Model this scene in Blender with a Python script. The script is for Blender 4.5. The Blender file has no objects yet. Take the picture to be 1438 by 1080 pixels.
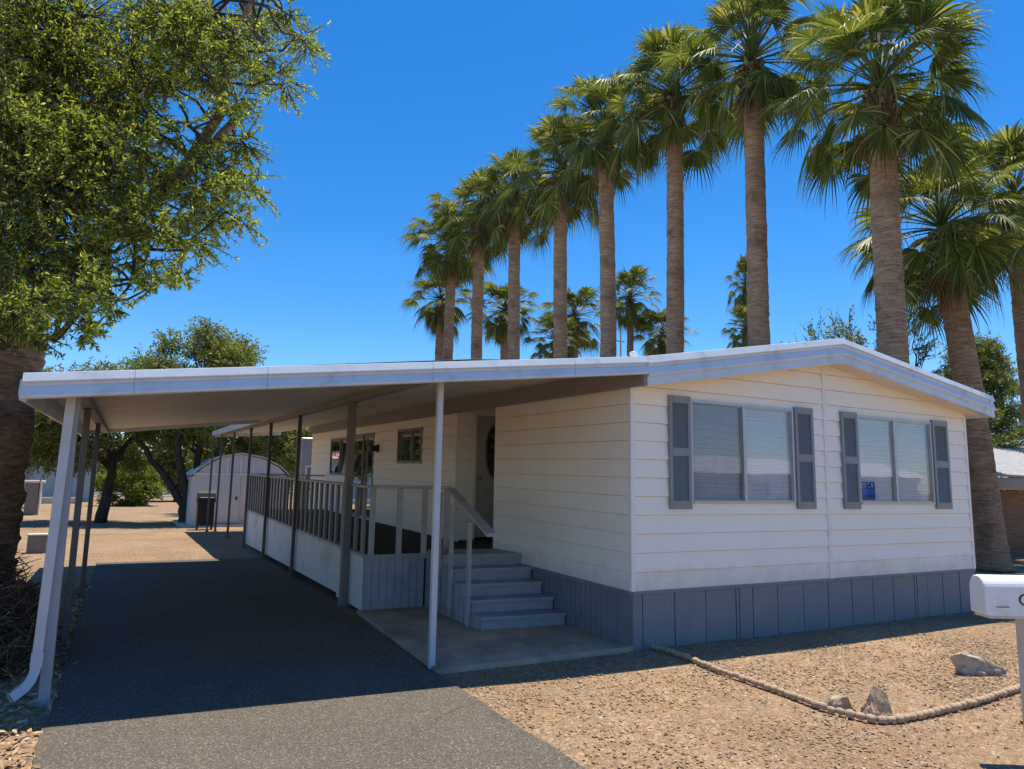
import bpy, math, random
import numpy as np
from mathutils import Vector, Matrix, noise as mnoise
random.seed(7); RNG = np.random.default_rng(11)
scene = bpy.context.scene
COL = scene.collection
K = 0.02                                   # the lot falls gently away from the street along y
def sh(p): return (p[0], p[1], p[2] + K * p[1])

# ------------------------------------------------------------------ materials
def new_mat(name):
    m = bpy.data.materials.new(name); m.use_nodes = True
    nt = m.node_tree
    for n in list(nt.nodes): nt.nodes.remove(n)
    out = nt.nodes.new('ShaderNodeOutputMaterial')
    return m, nt, out
def N(nt, t, **kw):
    n = nt.nodes.new(t)
    for k, v in kw.items():
        if k in n.inputs: n.inputs[k].default_value = v
        else: setattr(n, k, v)
    return n
def rgba(c): return (c[0], c[1], c[2], 1.0)
def ramp(nt, fac, stops):
    r = nt.nodes.new('ShaderNodeValToRGB')
    e = r.color_ramp.elements
    while len(e) < len(stops): e.new(0.5)
    for i, (p, c) in enumerate(stops):
        e[i].position = p; e[i].color = rgba(c)
    nt.links.new(fac, r.inputs['Fac'])
    return r.outputs['Color']
def mixc(nt, fac, a, b, blend='MIX'):
    m = nt.nodes.new('ShaderNodeMix'); m.data_type = 'RGBA'; m.blend_type = blend
    for s, v in ((m.inputs[0], fac), (m.inputs[6], a), (m.inputs[7], b)):
        if hasattr(v, 'is_output'): nt.links.new(v, s)
        elif isinstance(v, (int, float)): s.default_value = v
        else: s.default_value = rgba(v)
    return m.outputs[2]
def coords(nt, scale=(1, 1, 1)):
    tc = nt.nodes.new('ShaderNodeTexCoord')
    mp = nt.nodes.new('ShaderNodeMapping'); mp.inputs['Scale'].default_value = scale
    nt.links.new(tc.outputs['Object'], mp.inputs['Vector'])
    return mp.outputs['Vector']
def noise(nt, vec, scale, detail=4, rough=0.55, dist=0.0):
    n = N(nt, 'ShaderNodeTexNoise', Scale=scale, Detail=detail, Roughness=rough, Distortion=dist)
    nt.links.new(vec, n.inputs['Vector'])
    return n.outputs['Fac']
def bump(nt, h, strength, dist, nrm=None):
    b = N(nt, 'ShaderNodeBump', Strength=strength, Distance=dist)
    nt.links.new(h, b.inputs['Height'])
    if nrm: nt.links.new(nrm, b.inputs['Normal'])
    return b.outputs['Normal']
def principled(nt, out, col, rough=0.6, metal=0.0, nrm=None, spec=0.5):
    p = N(nt, 'ShaderNodeBsdfPrincipled')
    if hasattr(col, 'is_output'): nt.links.new(col, p.inputs['Base Color'])
    else: p.inputs['Base Color'].default_value = rgba(col)
    if hasattr(rough, 'is_output'): nt.links.new(rough, p.inputs['Roughness'])
    else: p.inputs['Roughness'].default_value = rough
    p.inputs['Metallic'].default_value = metal
    p.inputs['Specular IOR Level'].default_value = spec
    if nrm: nt.links.new(nrm, p.inputs['Normal'])
    nt.links.new(p.outputs[0], out.inputs['Surface'])
    return p
def simple(name, c, rough=0.6, var=0.12, nscale=6.0, stretch=(1, 1, 1), bmp=0.0, bscale=60, metal=0.0, spec=0.4, dirt=None, dscale=1.3):
    m, nt, out = new_mat(name)
    v = coords(nt, stretch)
    f = noise(nt, v, nscale, 6, 0.6)
    a = tuple(max(0, x * (1 - var)) for x in c); b = tuple(min(1, x * (1 + var)) for x in c)
    col = ramp(nt, f, [(0.3, a), (0.7, b)])
    if dirt:
        f2 = noise(nt, coords(nt), dscale, 8, 0.7)
        k = ramp(nt, f2, [(0.50, (0, 0, 0)), (0.72, (1, 1, 1))])
        col = mixc(nt, k, col, dirt)
    nrm = None
    if bmp:
        nrm = bump(nt, noise(nt, v, bscale, 3), bmp, 0.01)
    principled(nt, out, col, rough, metal, nrm, spec)
    return m
M = {}
# cream lap siding: embossed grain running along the board, slight weathering
def siding_mat(name, c, sx, dirt):
    m, nt, out = new_mat(name)
    v = coords(nt, sx)
    g = noise(nt, v, 14, 5, 0.6)
    big = noise(nt, coords(nt), 0.9, 5, 0.6)
    col = ramp(nt, g, [(0.3, tuple(x * 0.95 for x in c)), (0.7, tuple(min(1, x * 1.03) for x in c))])
    k = ramp(nt, big, [(0.45, (0, 0, 0)), (0.75, (1, 1, 1))])
    col = mixc(nt, k, col, dirt)
    stk = noise(nt, coords(nt, (7, 7, 0.35)), 3.0, 6, 0.65)
    col = mixc(nt, ramp(nt, stk, [(0.58, (0, 0, 0)), (0.85, (0.4, 0.4, 0.4))]), col, tuple(x * 0.80 for x in dirt))
    se = N(nt, 'ShaderNodeSeparateXYZ'); nt.links.new(coords(nt), se.inputs[0])
    rough_edge = N(nt, 'ShaderNodeMath', operation='MULTIPLY_ADD'); nt.links.new(noise(nt, coords(nt), 3.5, 6, 0.7), rough_edge.inputs[0]); rough_edge.inputs[1].default_value = -0.55; nt.links.new(se.outputs[2], rough_edge.inputs[2])
    low = ramp(nt, rough_edge.outputs[0], [(0.30, (0.55, 0.55, 0.55)), (0.52, (0, 0, 0))])
    col = mixc(nt, low, col, (0.58, 0.50, 0.41))
    nrm = bump(nt, g, 0.3, 0.004)
    principled(nt, out, col, 0.5, 0, nrm, 0.35)
    return m
M['siding'] = siding_mat('cream_siding', (0.905, 0.85, 0.74), (1, 1, 14), (0.86, 0.80, 0.69))
M['siding_edge'] = simple('lap_shade_line', (0.62, 0.55, 0.48), 0.8, 0.2, 4)  # painted shade line for the lips and tops of the lap courses
M['trim_white'] = simple('white_trim', (0.80, 0.77, 0.73), 0.45, 0.05, 3)
M['fascia'] = simple('white_enamel_fascia', (0.60, 0.66, 0.705), 0.28, 0.04, 2.5, spec=0.6, dirt=(0.42, 0.46, 0.50), dscale=3.0)
M['roof'] = simple('white_roof_coating', (0.78, 0.78, 0.77), 0.6, 0.06, 2, bmp=0.15)
M['roof_grey'] = simple('weathered_grey_roof', (0.30, 0.30, 0.295), 0.7, 0.3, 3, (1, 5, 1), bmp=0.2, dirt=(0.26, 0.25, 0.24), dscale=2.5)
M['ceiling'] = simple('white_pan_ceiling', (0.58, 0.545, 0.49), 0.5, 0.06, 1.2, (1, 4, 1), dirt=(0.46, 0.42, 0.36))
M['soffit'] = simple('painted_soffit', (0.72, 0.64, 0.56), 0.6, 0.06, 2)
M['carpet'] = simple('dark_deck_carpet', (0.035, 0.036, 0.028), 0.95, 0.3, 30)
M['rail_shaded'] = simple('shaded_grey_rail_paint', (0.20, 0.19, 0.18), 0.6, 0.12, 6, (6, 6, 1))  # darker copy of the rail paint, shade baked in for the side balusters
M['beam'] = simple('grey_brown_beam', (0.26, 0.23, 0.21), 0.6, 0.1, 4)
M['skirt'] = simple('blue_grey_skirting', (0.19, 0.205, 0.21), 0.6, 0.14, 10, (14, 14, 0.7), bmp=0.25, bscale=20, dirt=(0.25, 0.235, 0.235), dscale=1.8)
M['skirt_dark'] = simple('skirting_groove', (0.035, 0.04, 0.05), 0.8)
M['deck_white'] = simple('off_white_panel', (0.66, 0.62, 0.57), 0.6, 0.08, 6, (10, 10, 1), dirt=(0.45, 0.40, 0.34), dscale=1.5)
M['deck_grey'] = simple('grey_blue_deck_paint', (0.25, 0.27, 0.30), 0.55, 0.1, 8, (1, 1, 8), dirt=(0.18, 0.185, 0.20), dscale=2)
M['step'] = simple('blue_grey_step_paint', (0.29, 0.30, 0.315), 0.5, 0.12, 6, (1, 8, 8), dirt=(0.22, 0.215, 0.22), dscale=3)
M['rail'] = simple('grey_rail_paint', (0.37, 0.355, 0.325), 0.5, 0.1, 6, (6, 6, 1), dirt=(0.24, 0.23, 0.23), dscale=3)
M['post_dark'] = simple('dark_steel_post', (0.10, 0.095, 0.095), 0.45, 0.12, 8)
M['post_white'] = simple('white_steel_post', (0.52, 0.52, 0.54), 0.35, 0.06, 5, dirt=(0.5, 0.5, 0.5))
M['post_grey'] = simple('grey_steel_post', (0.36, 0.37, 0.39), 0.4, 0.08, 5)
M['post_brown'] = simple('weathered_wood_post', (0.20, 0.18, 0.165), 0.7, 0.15, 9, (8, 8, 1))
M['shutter'] = simple('grey_shutter', (0.235, 0.25, 0.25), 0.45, 0.06, 5)
M['alu'] = simple('mill_aluminium', (0.42, 0.43, 0.44), 0.38, 0.08, 5, metal=0.55)
M['alu_dark'] = simple('dull_aluminium', (0.22, 0.21, 0.20), 0.45, 0.08, 5, metal=0.3)
M['blind'] = simple('white_blind_slats', (0.90, 0.91, 0.92), 0.5, 0.03, 3)
M['curtain'] = simple('beige_curtain', (0.42, 0.37, 0.30), 0.85, 0.35, 9, (1, 6, 1))
M['curtain_dark'] = simple('brown_curtain', (0.13, 0.09, 0.075), 0.85, 0.4, 9, (1, 8, 1))
M['interior'] = simple('dark_room', (0.05, 0.05, 0.05), 0.9)
M['door'] = simple('dark_grey_door', (0.40, 0.405, 0.38), 0.45, 0.06, 5)
M['black'] = simple('black_paint', (0.015, 0.015, 0.016), 0.4)
M['leaded'] = simple('leaded_door_glass', (0.02, 0.02, 0.022), 0.12, 0.5, 30, spec=0.6)
M['brass'] = simple('worn_brass', (0.35, 0.24, 0.10), 0.35, 0.1, 10, metal=0.9)
M['white_enamel'] = simple('white_mailbox_enamel', (0.80, 0.80, 0.80), 0.28, 0.03, 4, dirt=(0.66, 0.63, 0.6), dscale=5)
M['mail_post'] = simple('grey_white_post', (0.55, 0.54, 0.53), 0.6, 0.08, 6, (8, 8, 1))
M['sign_blue'] = simple('blue_sign_card', (0.02, 0.09, 0.42), 0.5, 0.15, 4)
M['sign_mid'] = simple('mid_blue_sign_band', (0.05, 0.22, 0.65), 0.5, 0.15, 4)
M['sign_white'] = simple('white_sign_print', (0.85, 0.87, 0.9), 0.5, 0.03, 4)
M['concrete'] = simple('grey_concrete', (0.40, 0.31, 0.215), 0.85, 0.25, 2.0, bmp=0.35, bscale=80, dirt=(0.17, 0.125, 0.09), dscale=1.1)
M['edging'] = simple('tan_concrete_edging', (0.40, 0.29, 0.19), 0.9, 0.2, 20, bmp=0.5, bscale=60)
M['rock_brown'] = simple('brown_field_rock', (0.40, 0.29, 0.19), 0.9, 0.3, 14, bmp=0.8, bscale=45, dirt=(0.22, 0.17, 0.13), dscale=7)
M['rock_white'] = simple('pale_quartz_rock', (0.43, 0.36, 0.285), 0.9, 0.25, 10, bmp=1.0, bscale=28, dirt=(0.16, 0.125, 0.11), dscale=4.5)
M['brick'] = None
M['blue_wall'] = simple('pale_blue_wall', (0.30, 0.40, 0.47), 0.7, 0.06, 2)
M['red_roof'] = simple('terracotta_roof', (0.40, 0.24, 0.20), 0.8, 0.15, 6)
M['shed_white'] = simple('white_shed_panel', (0.55, 0.57, 0.58), 0.5, 0.05, 3, (6, 6, 1))
M['shed_roof'] = simple('grey_white_shed_roof', (0.52, 0.54, 0.56), 0.4, 0.1, 2)
M['grill'] = simple('black_grill_metal', (0.02, 0.02, 0.02), 0.35, 0.2, 10)
M['asphalt_far'] = simple('far_asphalt', (0.10, 0.10, 0.10), 0.9)
M['kerb'] = simple('pale_kerb', (0.50, 0.46, 0.40), 0.9, 0.1)
M['block'] = simple('grey_concrete_block', (0.20, 0.18, 0.165), 0.9, 0.15, 12, bmp=0.4)

def glass_mat(name, tint=(1, 1, 1), boost=1.0, base=0.06):
    m, nt, out = new_mat(name)
    tr = N(nt, 'ShaderNodeBsdfTransparent'); tr.inputs[0].default_value = rgba(tint)
    gl = N(nt, 'ShaderNodeBsdfGlossy'); gl.inputs['Roughness'].default_value = 0.02
    nz = noise(nt, coords(nt), 1.7, 2, 0.4)
    nt.links.new(bump(nt, nz, 0.03, 0.05), gl.inputs['Normal'])
    fr = N(nt, 'ShaderNodeFresnel', IOR=1.5)
    ma = N(nt, 'ShaderNodeMath', operation='MULTIPLY_ADD'); nt.links.new(fr.outputs[0], ma.inputs[0])
    ma.inputs[1].default_value = boost; ma.inputs[2].default_value = base; ma.use_clamp = True
    mx = N(nt, 'ShaderNodeMixShader')
    nt.links.new(ma.outputs[0], mx.inputs[0]); nt.links.new(tr.outputs[0], mx.inputs[1]); nt.links.new(gl.outputs[0], mx.inputs[2])
    nt.links.new(mx.outputs[0], out.inputs['Surface'])
    return m
M['glass'] = glass_mat('window_glass', (0.98, 0.99, 1.0), 1.2, 0.06)
M['glass_dim'] = glass_mat('shaded_window_glass', (0.55, 0.62, 0.6), 1.3, 0.10)
def screen_mat():
    m, nt, out = new_mat('insect_screen')
    tr = N(nt, 'ShaderNodeBsdfTransparent'); d = N(nt, 'ShaderNodeBsdfDiffuse'); d.inputs[0].default_value = (0.10, 0.115, 0.115, 1)
    v = coords(nt)
    nz = noise(nt, v, 3, 3)
    ma = N(nt, 'ShaderNodeMath', operation='MULTIPLY_ADD'); nt.links.new(nz, ma.inputs[0]); ma.inputs[1].default_value = 0.15; ma.inputs[2].default_value = 0.16
    mx = N(nt, 'ShaderNodeMixShader'); nt.links.new(ma.outputs[0], mx.inputs[0])
    nt.links.new(tr.outputs[0], mx.inputs[1]); nt.links.new(d.outputs[0], mx.inputs[2]); nt.links.new(mx.outputs[0], out.inputs['Surface'])
    return m
M['screen'] = screen_mat()

def gravel_mat():
    m, nt, out = new_mat('tan_desert_gravel')
    v = coords(nt)
    wob = N(nt, 'ShaderNodeTexNoise', Scale=22.0, Detail=3.0); nt.links.new(v, wob.inputs['Vector'])
    add = N(nt, 'ShaderNodeVectorMath', operation='MULTIPLY_ADD'); nt.links.new(wob.outputs['Color'], add.inputs[0]); add.inputs[1].default_value = (0.05, 0.05, 0.05); nt.links.new(v, add.inputs[2])
    vo = N(nt, 'ShaderNodeTexVoronoi', Scale=38.0); nt.links.new(add.outputs[0], vo.inputs['Vector'])
    vo2 = N(nt, 'ShaderNodeTexVoronoi', Scale=95.0); nt.links.new(add.outputs[0], vo2.inputs['Vector'])
    sx = N(nt, 'ShaderNodeSeparateColor'); nt.links.new(vo.outputs['Color'], sx.inputs[0])
    sx2 = N(nt, 'ShaderNodeSeparateColor'); nt.links.new(vo2.outputs['Color'], sx2.inputs[0])
    c1 = ramp(nt, sx.outputs[0], [(0.0, (0.12, 0.068, 0.040)), (0.15, (0.22, 0.138, 0.076)), (0.55, (0.30, 0.195, 0.112)), (0.85, (0.37, 0.26, 0.16)), (1.0, (0.58, 0.46, 0.35))])
    c2 = ramp(nt, sx2.outputs[1], [(0.0, (0.13, 0.075, 0.044)), (0.2, (0.23, 0.146, 0.082)), (0.6, (0.315, 0.21, 0.122)), (1.0, (0.52, 0.41, 0.28))])
    big = noise(nt, v, 0.45, 6, 0.65)
    col = mixc(nt, 0.55, c1, c2)
    kk = ramp(nt, big, [(0.35, (0.78, 0.77, 0.76)), (0.65, (1.06, 1.05, 1.04))])
    col = mixc(nt, 1.0, col, kk, 'MULTIPLY')
    n1 = bump(nt, vo.outputs['Distance'], 0.5, -0.014)
    n2 = bump(nt, vo2.outputs['Distance'], 0.6, -0.008, n1)
    principled(nt, out, col, 0.95, 0, n2, 0.15)
    return m
M['gravel'] = gravel_mat()
def asphalt_mat():
    m, nt, out = new_mat('worn_asphalt')
    v = coords(nt)
    vo = N(nt, 'ShaderNodeTexVoronoi', Scale=130.0); nt.links.new(v, vo.inputs['Vector'])
    sx = N(nt, 'ShaderNodeSeparateColor'); nt.links.new(vo.outputs['Color'], sx.inputs[0])
    c1 = ramp(nt, sx.outputs[0], [(0.0, (0.068, 0.058, 0.046)), (0.55, (0.118, 0.100, 0.078)), (0.9, (0.160, 0.135, 0.105)), (1.0, (0.33, 0.285, 0.225))])
    big = noise(nt, v, 0.8, 7, 0.7)
    kk = ramp(nt, big, [(0.3, (0.85, 0.85, 0.86)), (0.7, (1.12, 1.11, 1.1))])
    col = mixc(nt, 1.0, c1, kk, 'MULTIPLY')
    ds = N(nt, 'ShaderNodeTexNoise', Scale=2.5, Detail=5.0); nt.links.new(v, ds.inputs['Vector'])
    av = N(nt, 'ShaderNodeVectorMath', operation='MULTIPLY_ADD'); nt.links.new(ds.outputs['Color'], av.inputs[0]); av.inputs[1].default_value = (0.5, 0.5, 0); nt.links.new(v, av.inputs[2])
    cr = N(nt, 'ShaderNodeTexVoronoi', Scale=0.55); cr.feature = 'DISTANCE_TO_EDGE'; nt.links.new(av.outputs[0], cr.inputs['Vector'])
    col = mixc(nt, ramp(nt, cr.outputs['Distance'], [(0.0, (0.45, 0.45, 0.45)), (0.004, (0, 0, 0))]), col, (0.045, 0.04, 0.035))
    oil = N(nt, 'ShaderNodeTexVoronoi', Scale=1.1); nt.links.new(av.outputs[0], oil.inputs['Vector'])
    col = mixc(nt, ramp(nt, oil.outputs['Distance'], [(0.05, (0.55, 0.55, 0.55)), (0.22, (0, 0, 0))]), col, (0.06, 0.055, 0.05))
    n1 = bump(nt, vo.outputs['Distance'], 0.6, -0.008)
    principled(nt, out, col, 0.9, 0, n1, 0.25)
    return m
M['asphalt'] = asphalt_mat()
def stone_mat(name, stops, rough=0.9):
    m, nt, out = new_mat(name)
    g = N(nt, 'ShaderNodeNewGeometry')
    col = ramp(nt, g.outputs['Random Per Island'], stops)
    principled(nt, out, col, rough, 0, None, 0.2)
    return m
M['stones'] = stone_mat('loose_gravel_stones', [(0, (0.19, 0.12, 0.065)), (0.2, (0.31, 0.205, 0.118)), (0.7, (0.40, 0.275, 0.165)), (1, (0.60, 0.48, 0.35))])
M['litter'] = stone_mat('dry_leaf_litter', [(0, (0.16, 0.095, 0.05)), (0.4, (0.34, 0.21, 0.10)), (0.8, (0.50, 0.34, 0.17)), (1, (0.56, 0.44, 0.28))])
M['brush'] = stone_mat('dry_brush_sticks', [(0, (0.05, 0.03, 0.018)), (0.5, (0.15, 0.085, 0.05)), (1, (0.30, 0.19, 0.12))])
def leaf_mat(name, stops, trans=0.3, rough=0.45, spec=0.35, patch=None):
    m, nt, out = new_mat(name)
    g = N(nt, 'ShaderNodeNewGeometry')
    col = ramp(nt, g.outputs['Random Per Island'], stops)
    nz = noise(nt, coords(nt), 1.1, 3)
    kk = ramp(nt, nz, [(0.3, (0.75, 0.8, 0.8)), (0.7, (1.2, 1.15, 1.0))])
    col = mixc(nt, 1.0, col, kk, 'MULTIPLY')
    p = N(nt, 'ShaderNodeBsdfPrincipled'); nt.links.new(col, p.inputs['Base Color'])
    p.inputs['Roughness'].default_value = rough; p.inputs['Specular IOR Level'].default_value = spec
    t = N(nt, 'ShaderNodeBsdfTranslucent'); nt.links.new(mixc(nt, 1.0, col, (1.7, 1.6, 0.6), 'MULTIPLY'), t.inputs[0])
    mx = N(nt, 'ShaderNodeMixShader'); mx.inputs[0].default_value = trans
    nt.links.new(p.outputs[0], mx.inputs[1]); nt.links.new(t.outputs[0], mx.inputs[2]); nt.links.new(mx.outputs[0], out.inputs['Surface'])
    return m
M['leaf_tree'] = leaf_mat('olive_green_leaves', [(0, (0.075, 0.105, 0.024)), (0.5, (0.17, 0.22, 0.045)), (0.85, (0.26, 0.31, 0.08)), (1, (0.42, 0.43, 0.20))], 0.55, 0.6, 0.2)
M['leaf_mesq'] = leaf_mat('grey_green_leaves', [(0, (0.08, 0.11, 0.028)), (0.5, (0.15, 0.19, 0.055)), (1, (0.28, 0.30, 0.11))], 0.35, 0.5, 0.3)
M['leaf_bright'] = leaf_mat('bright_green_leaves', [(0, (0.09, 0.14, 0.02)), (0.6, (0.16, 0.22, 0.03)), (1, (0.24, 0.28, 0.05))])
M['leaf_pine'] = leaf_mat('yellow_green_needles', [(0, (0.07, 0.10, 0.025)), (0.6, (0.15, 0.185, 0.045)), (1, (0.30, 0.29, 0.09))])
M['palm'] = leaf_mat('palm_fan_leaves', [(0, (0.045, 0.07, 0.017)), (0.5, (0.088, 0.128, 0.03)), (0.85, (0.155, 0.19, 0.05)), (1, (0.40, 0.38, 0.19))], 0.28, 0.5, 0.3)
M['palm_dead'] = leaf_mat('dry_palm_leaves', [(0, (0.12, 0.08, 0.045)), (0.6, (0.24, 0.17, 0.10)), (1, (0.36, 0.28, 0.18))], 0.15, 0.7, 0.2)
def bark_mat(name, c0, c1, sc=(1, 1, 6), ns=5, bs=0.8, rings=0.0):
    m, nt, out = new_mat(name)
    v = coords(nt, sc)
    f = noise(nt, v, ns, 7, 0.7, 0.4)
    col = ramp(nt, f, [(0.36, c0), (0.62, c1)])
    big = noise(nt, coords(nt, (1, 1, 1)), 2.2, 5, 0.7)
    col = mixc(nt, ramp(nt, big, [(0.5, (0, 0, 0)), (0.7, (0.7, 0.7, 0.7))]), col, tuple(x * 0.55 for x in c0))
    vo = N(nt, 'ShaderNodeTexVoronoi', Scale=9.0); nt.links.new(coords(nt, (1.6, 1.6, 1)), vo.inputs['Vector'])
    pits = ramp(nt, vo.outputs['Distance'], [(0.10, (1, 1, 1)), (0.16, (0, 0, 0))])
    if rings: col = mixc(nt, pits, col, tuple(x * 0.3 for x in c0))
    principled(nt, out, col, 0.95, 0, bump(nt, f, bs, 0.03), 0.15)
    return m
M['palm_bark'] = bark_mat('ringed_palm_bark', (0.20, 0.125, 0.075), (0.42, 0.29, 0.19), (1.0, 1.0, 9), 3.4, 1.0, 1.0)
M['bark'] = bark_mat('brown_rough_bark', (0.11, 0.065, 0.042), (0.32, 0.20, 0.125), (1.6, 1.6, 9), 4, 1.0)
M['bark_dark'] = bark_mat('dark_bark', (0.035, 0.028, 0.022), (0.085, 0.07, 0.055), (6, 6, 1.2), 3, 0.8)
def brick_mat():
    m, nt, out = new_mat('brown_brick')
    tc = N(nt, 'ShaderNodeTexCoord'); se = N(nt, 'ShaderNodeSeparateXYZ'); nt.links.new(tc.outputs['Object'], se.inputs[0])
    co = N(nt, 'ShaderNodeCombineXYZ'); nt.links.new(se.outputs[0], co.inputs[0]); nt.links.new(se.outputs[2], co.inputs[1])
    b = N(nt, 'ShaderNodeTexBrick', Scale=1.0); nt.links.new(co.outputs[0], b.inputs['Vector'])
    b.inputs['Color1'].default_value = (0.21, 0.125, 0.085, 1); b.inputs['Color2'].default_value = (0.15, 0.09, 0.06, 1); b.inputs['Mortar'].default_value = (0.20, 0.14, 0.10, 1)
    b.inputs['Brick Width'].default_value = 0.40; b.inputs['Row Height'].default_value = 0.10; b.inputs['Mortar Size'].default_value = 0.010
    principled(nt, out, b.outputs['Color'], 0.9, 0, bump(nt, b.outputs['Fac'], 0.6, -0.01), 0.2)
    return m
M['brick'] = brick_mat()

# ------------------------------------------------------------------ mesh helpers
class MB:
    def __init__(s, tf=None): s.v = []; s.f = []; s.tf = tf; s.alt = []
    def add(s, vs, fs):
        o = len(s.v); s.v += [tuple(p) for p in vs]; s.f += [tuple(i + o for i in f) for f in fs]; return s
    def quad(s, a, b, c, d): return s.add([a, b, c, d], [(0, 1, 2, 3)])
    def box(s, x0, x1, y0, y1, z0, z1, bev=0.0):
        if bev <= 0:
            return s.add([(x0, y0, z0), (x1, y0, z0), (x1, y1, z0), (x0, y1, z0), (x0, y0, z1), (x1, y0, z1), (x1, y1, z1), (x0, y1, z1)],
                         [(3, 2, 1, 0), (4, 5, 6, 7), (0, 1, 5, 4), (1, 2, 6, 5), (2, 3, 7, 6), (3, 0, 4, 7)])
        b = min(bev, (x1 - x0) / 2.2, (y1 - y0) / 2.2, (z1 - z0) / 2.2)
        vs = []; idx = {}
        for ix, X in enumerate((x0, x1)):
            for iy, Y in enumerate((y0, y1)):
                for iz, Z in enumerate((z0, z1)):
                    sx, sy, sz = (1 - 2 * ix) * b, (1 - 2 * iy) * b, (1 - 2 * iz) * b
                    for a, p in enumerate(((X, Y + sy, Z + sz), (X + sx, Y, Z + sz), (X + sx, Y + sy, Z))):
                        idx[(ix, iy, iz, a)] = len(vs); vs.append(p)
        fs = []
        for s_ in (0, 1):
            fs.append(tuple(idx[(s_, a, b_, 0)] for a, b_ in ((0, 0), (1, 0), (1, 1), (0, 1))))
            fs.append(tuple(idx[(a, s_, b_, 1)] for a, b_ in ((0, 0), (1, 0), (1, 1), (0, 1))))
            fs.append(tuple(idx[(a, b_, s_, 2)] for a, b_ in ((0, 0), (1, 0), (1, 1), (0, 1))))
        for i in (0, 1):
            for j in (0, 1):
                fs.append((idx[(i, j, 0, 0)], idx[(i, j, 1, 0)], idx[(i, j, 1, 1)], idx[(i, j, 0, 1)]))
                fs.append((idx[(i, 0, j, 0)], idx[(i, 1, j, 0)], idx[(i, 1, j, 2)], idx[(i, 0, j, 2)]))
                fs.append((idx[(0, i, j, 1)], idx[(1, i, j, 1)], idx[(1, i, j, 2)], idx[(0, i, j, 2)]))
                for k in (0, 1): fs.append((idx[(i, j, k, 0)], idx[(i, j, k, 1)], idx[(i, j, k, 2)]))
        return s.add(vs, fs)
    def tube(s, pts, rads, n=8, cap=True, phase=0.0):
        pts = [Vector(p) for p in pts]; vs = []; fs = []
        ref = None
        for i, p in enumerate(pts):
            t = (pts[min(i + 1, len(pts) - 1)] - pts[max(i - 1, 0)])
            t = t.normalized() if t.length > 1e-9 else Vector((0, 0, 1))
            if ref is None: ref = Vector((1, 0, 0)) if abs(t.x) < 0.9 else Vector((0, 1, 0))
            a = (ref - t * ref.dot(t)).normalized(); b = t.cross(a); ref = a
            r = rads[i] if hasattr(rads, '__len__') else rads
            for k in range(n):
                an = 2 * math.pi * k / n + phase
                vs.append(p + (a * math.cos(an) + b * math.sin(an)) * r)
        for i in range(len(pts) - 1):
            for k in range(n):
                k2 = (k + 1) % n
                fs.append((i * n + k, i * n + k2, (i + 1) * n + k2, (i + 1) * n + k))
        if cap:
            fs.append(tuple(range(n - 1, -1, -1))); fs.append(tuple((len(pts) - 1) * n + k for k in range(n)))
        return s.add(vs, fs)
    def prism(s, prof, path, closed=True):
        """sweep a closed 2-D profile (d, z) along path points [(origin, outward)]"""
        n = len(prof); vs = []; fs = []
        for o, out in path:
            for d, z in prof: vs.append((o[0] + out[0] * d, o[1] + out[1] * d, o[2] + z))
        for i in range(len(path) - 1):
            for k in range(n):
                k2 = (k + 1) % n
                fs.append((i * n + k, i * n + k2, (i + 1) * n + k2, (i + 1) * n + k))
        fs.append(tuple(range(n - 1, -1, -1))); fs.append(tuple((len(path) - 1) * n + k for k in range(n)))
        return s.add(vs, fs)
    def build(s, name, mat, parent=None, smooth=False, mat2=None):
        o = link_mesh(name, np.array([(s.tf(p) if s.tf else p) for p in s.v], dtype=float), s.f, mat, parent, smooth)
        if mat2:
            o.data.materials.append(mat2)
            for i in s.alt: o.data.polygons[i].material_index = 1
        return o
def root_loc(o):
    l = Vector(o.location)
    while o.parent: o = o.parent; l = l + Vector(o.location)
    return l
def link_mesh(name, V, F, mat, parent=None, smooth=False):
    me = bpy.data.meshes.new(name)
    if parent is not None: V = V - np.array(root_loc(parent))
    if isinstance(F, np.ndarray):
        nf, k = F.shape
        me.vertices.add(len(V)); me.vertices.foreach_set('co', V.astype(np.float32).ravel())
        me.loops.add(nf * k); me.loops.foreach_set('vertex_index', F.astype(np.int32).ravel())
        me.polygons.add(nf); me.polygons.foreach_set('loop_start', np.arange(0, nf * k, k, dtype=np.int32))
        me.update(calc_edges=True); me.validate()
    else:
        me.from_pydata([tuple(p) for p in V], [], F); me.update()
        import bmesh
        bm = bmesh.new(); bm.from_mesh(me); bmesh.ops.recalc_face_normals(bm, faces=bm.faces); bm.to_mesh(me); bm.free()
    me.materials.append(mat)
    if smooth: me.polygons.foreach_set('use_smooth', [True] * len(me.polygons))
    o = bpy.data.objects.new(name, me); COL.objects.link(o)
    if parent is not None: o.parent = parent
    return o
def thing(name, label, cat, loc=(0, 0, 0), group=None):
    o = bpy.data.objects.new(name, None); COL.objects.link(o); o.location = loc; o.empty_display_size = 0.2
    return tag(o, label, cat, group)
def tag(o, label, cat, group=None):
    o['label'] = label; o['category'] = cat
    if group: o['group'] = group
    return o
def struct(o, kind='structure'): o['kind'] = kind; return o
def copy_thing(root, loc, label, rz=0.0, scale=1.0, group=None):
    r = root.copy(); COL.objects.link(r); r.location = loc; r.rotation_euler = (0, 0, rz); r.scale = (scale,) * 3 if not hasattr(scale, '__len__') else scale
    r['label'] = label
    if group: r['group'] = group
    for ch in [c for c in root.children]:
        c = ch.copy(); COL.objects.link(c); c.parent = r
    return r

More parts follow.
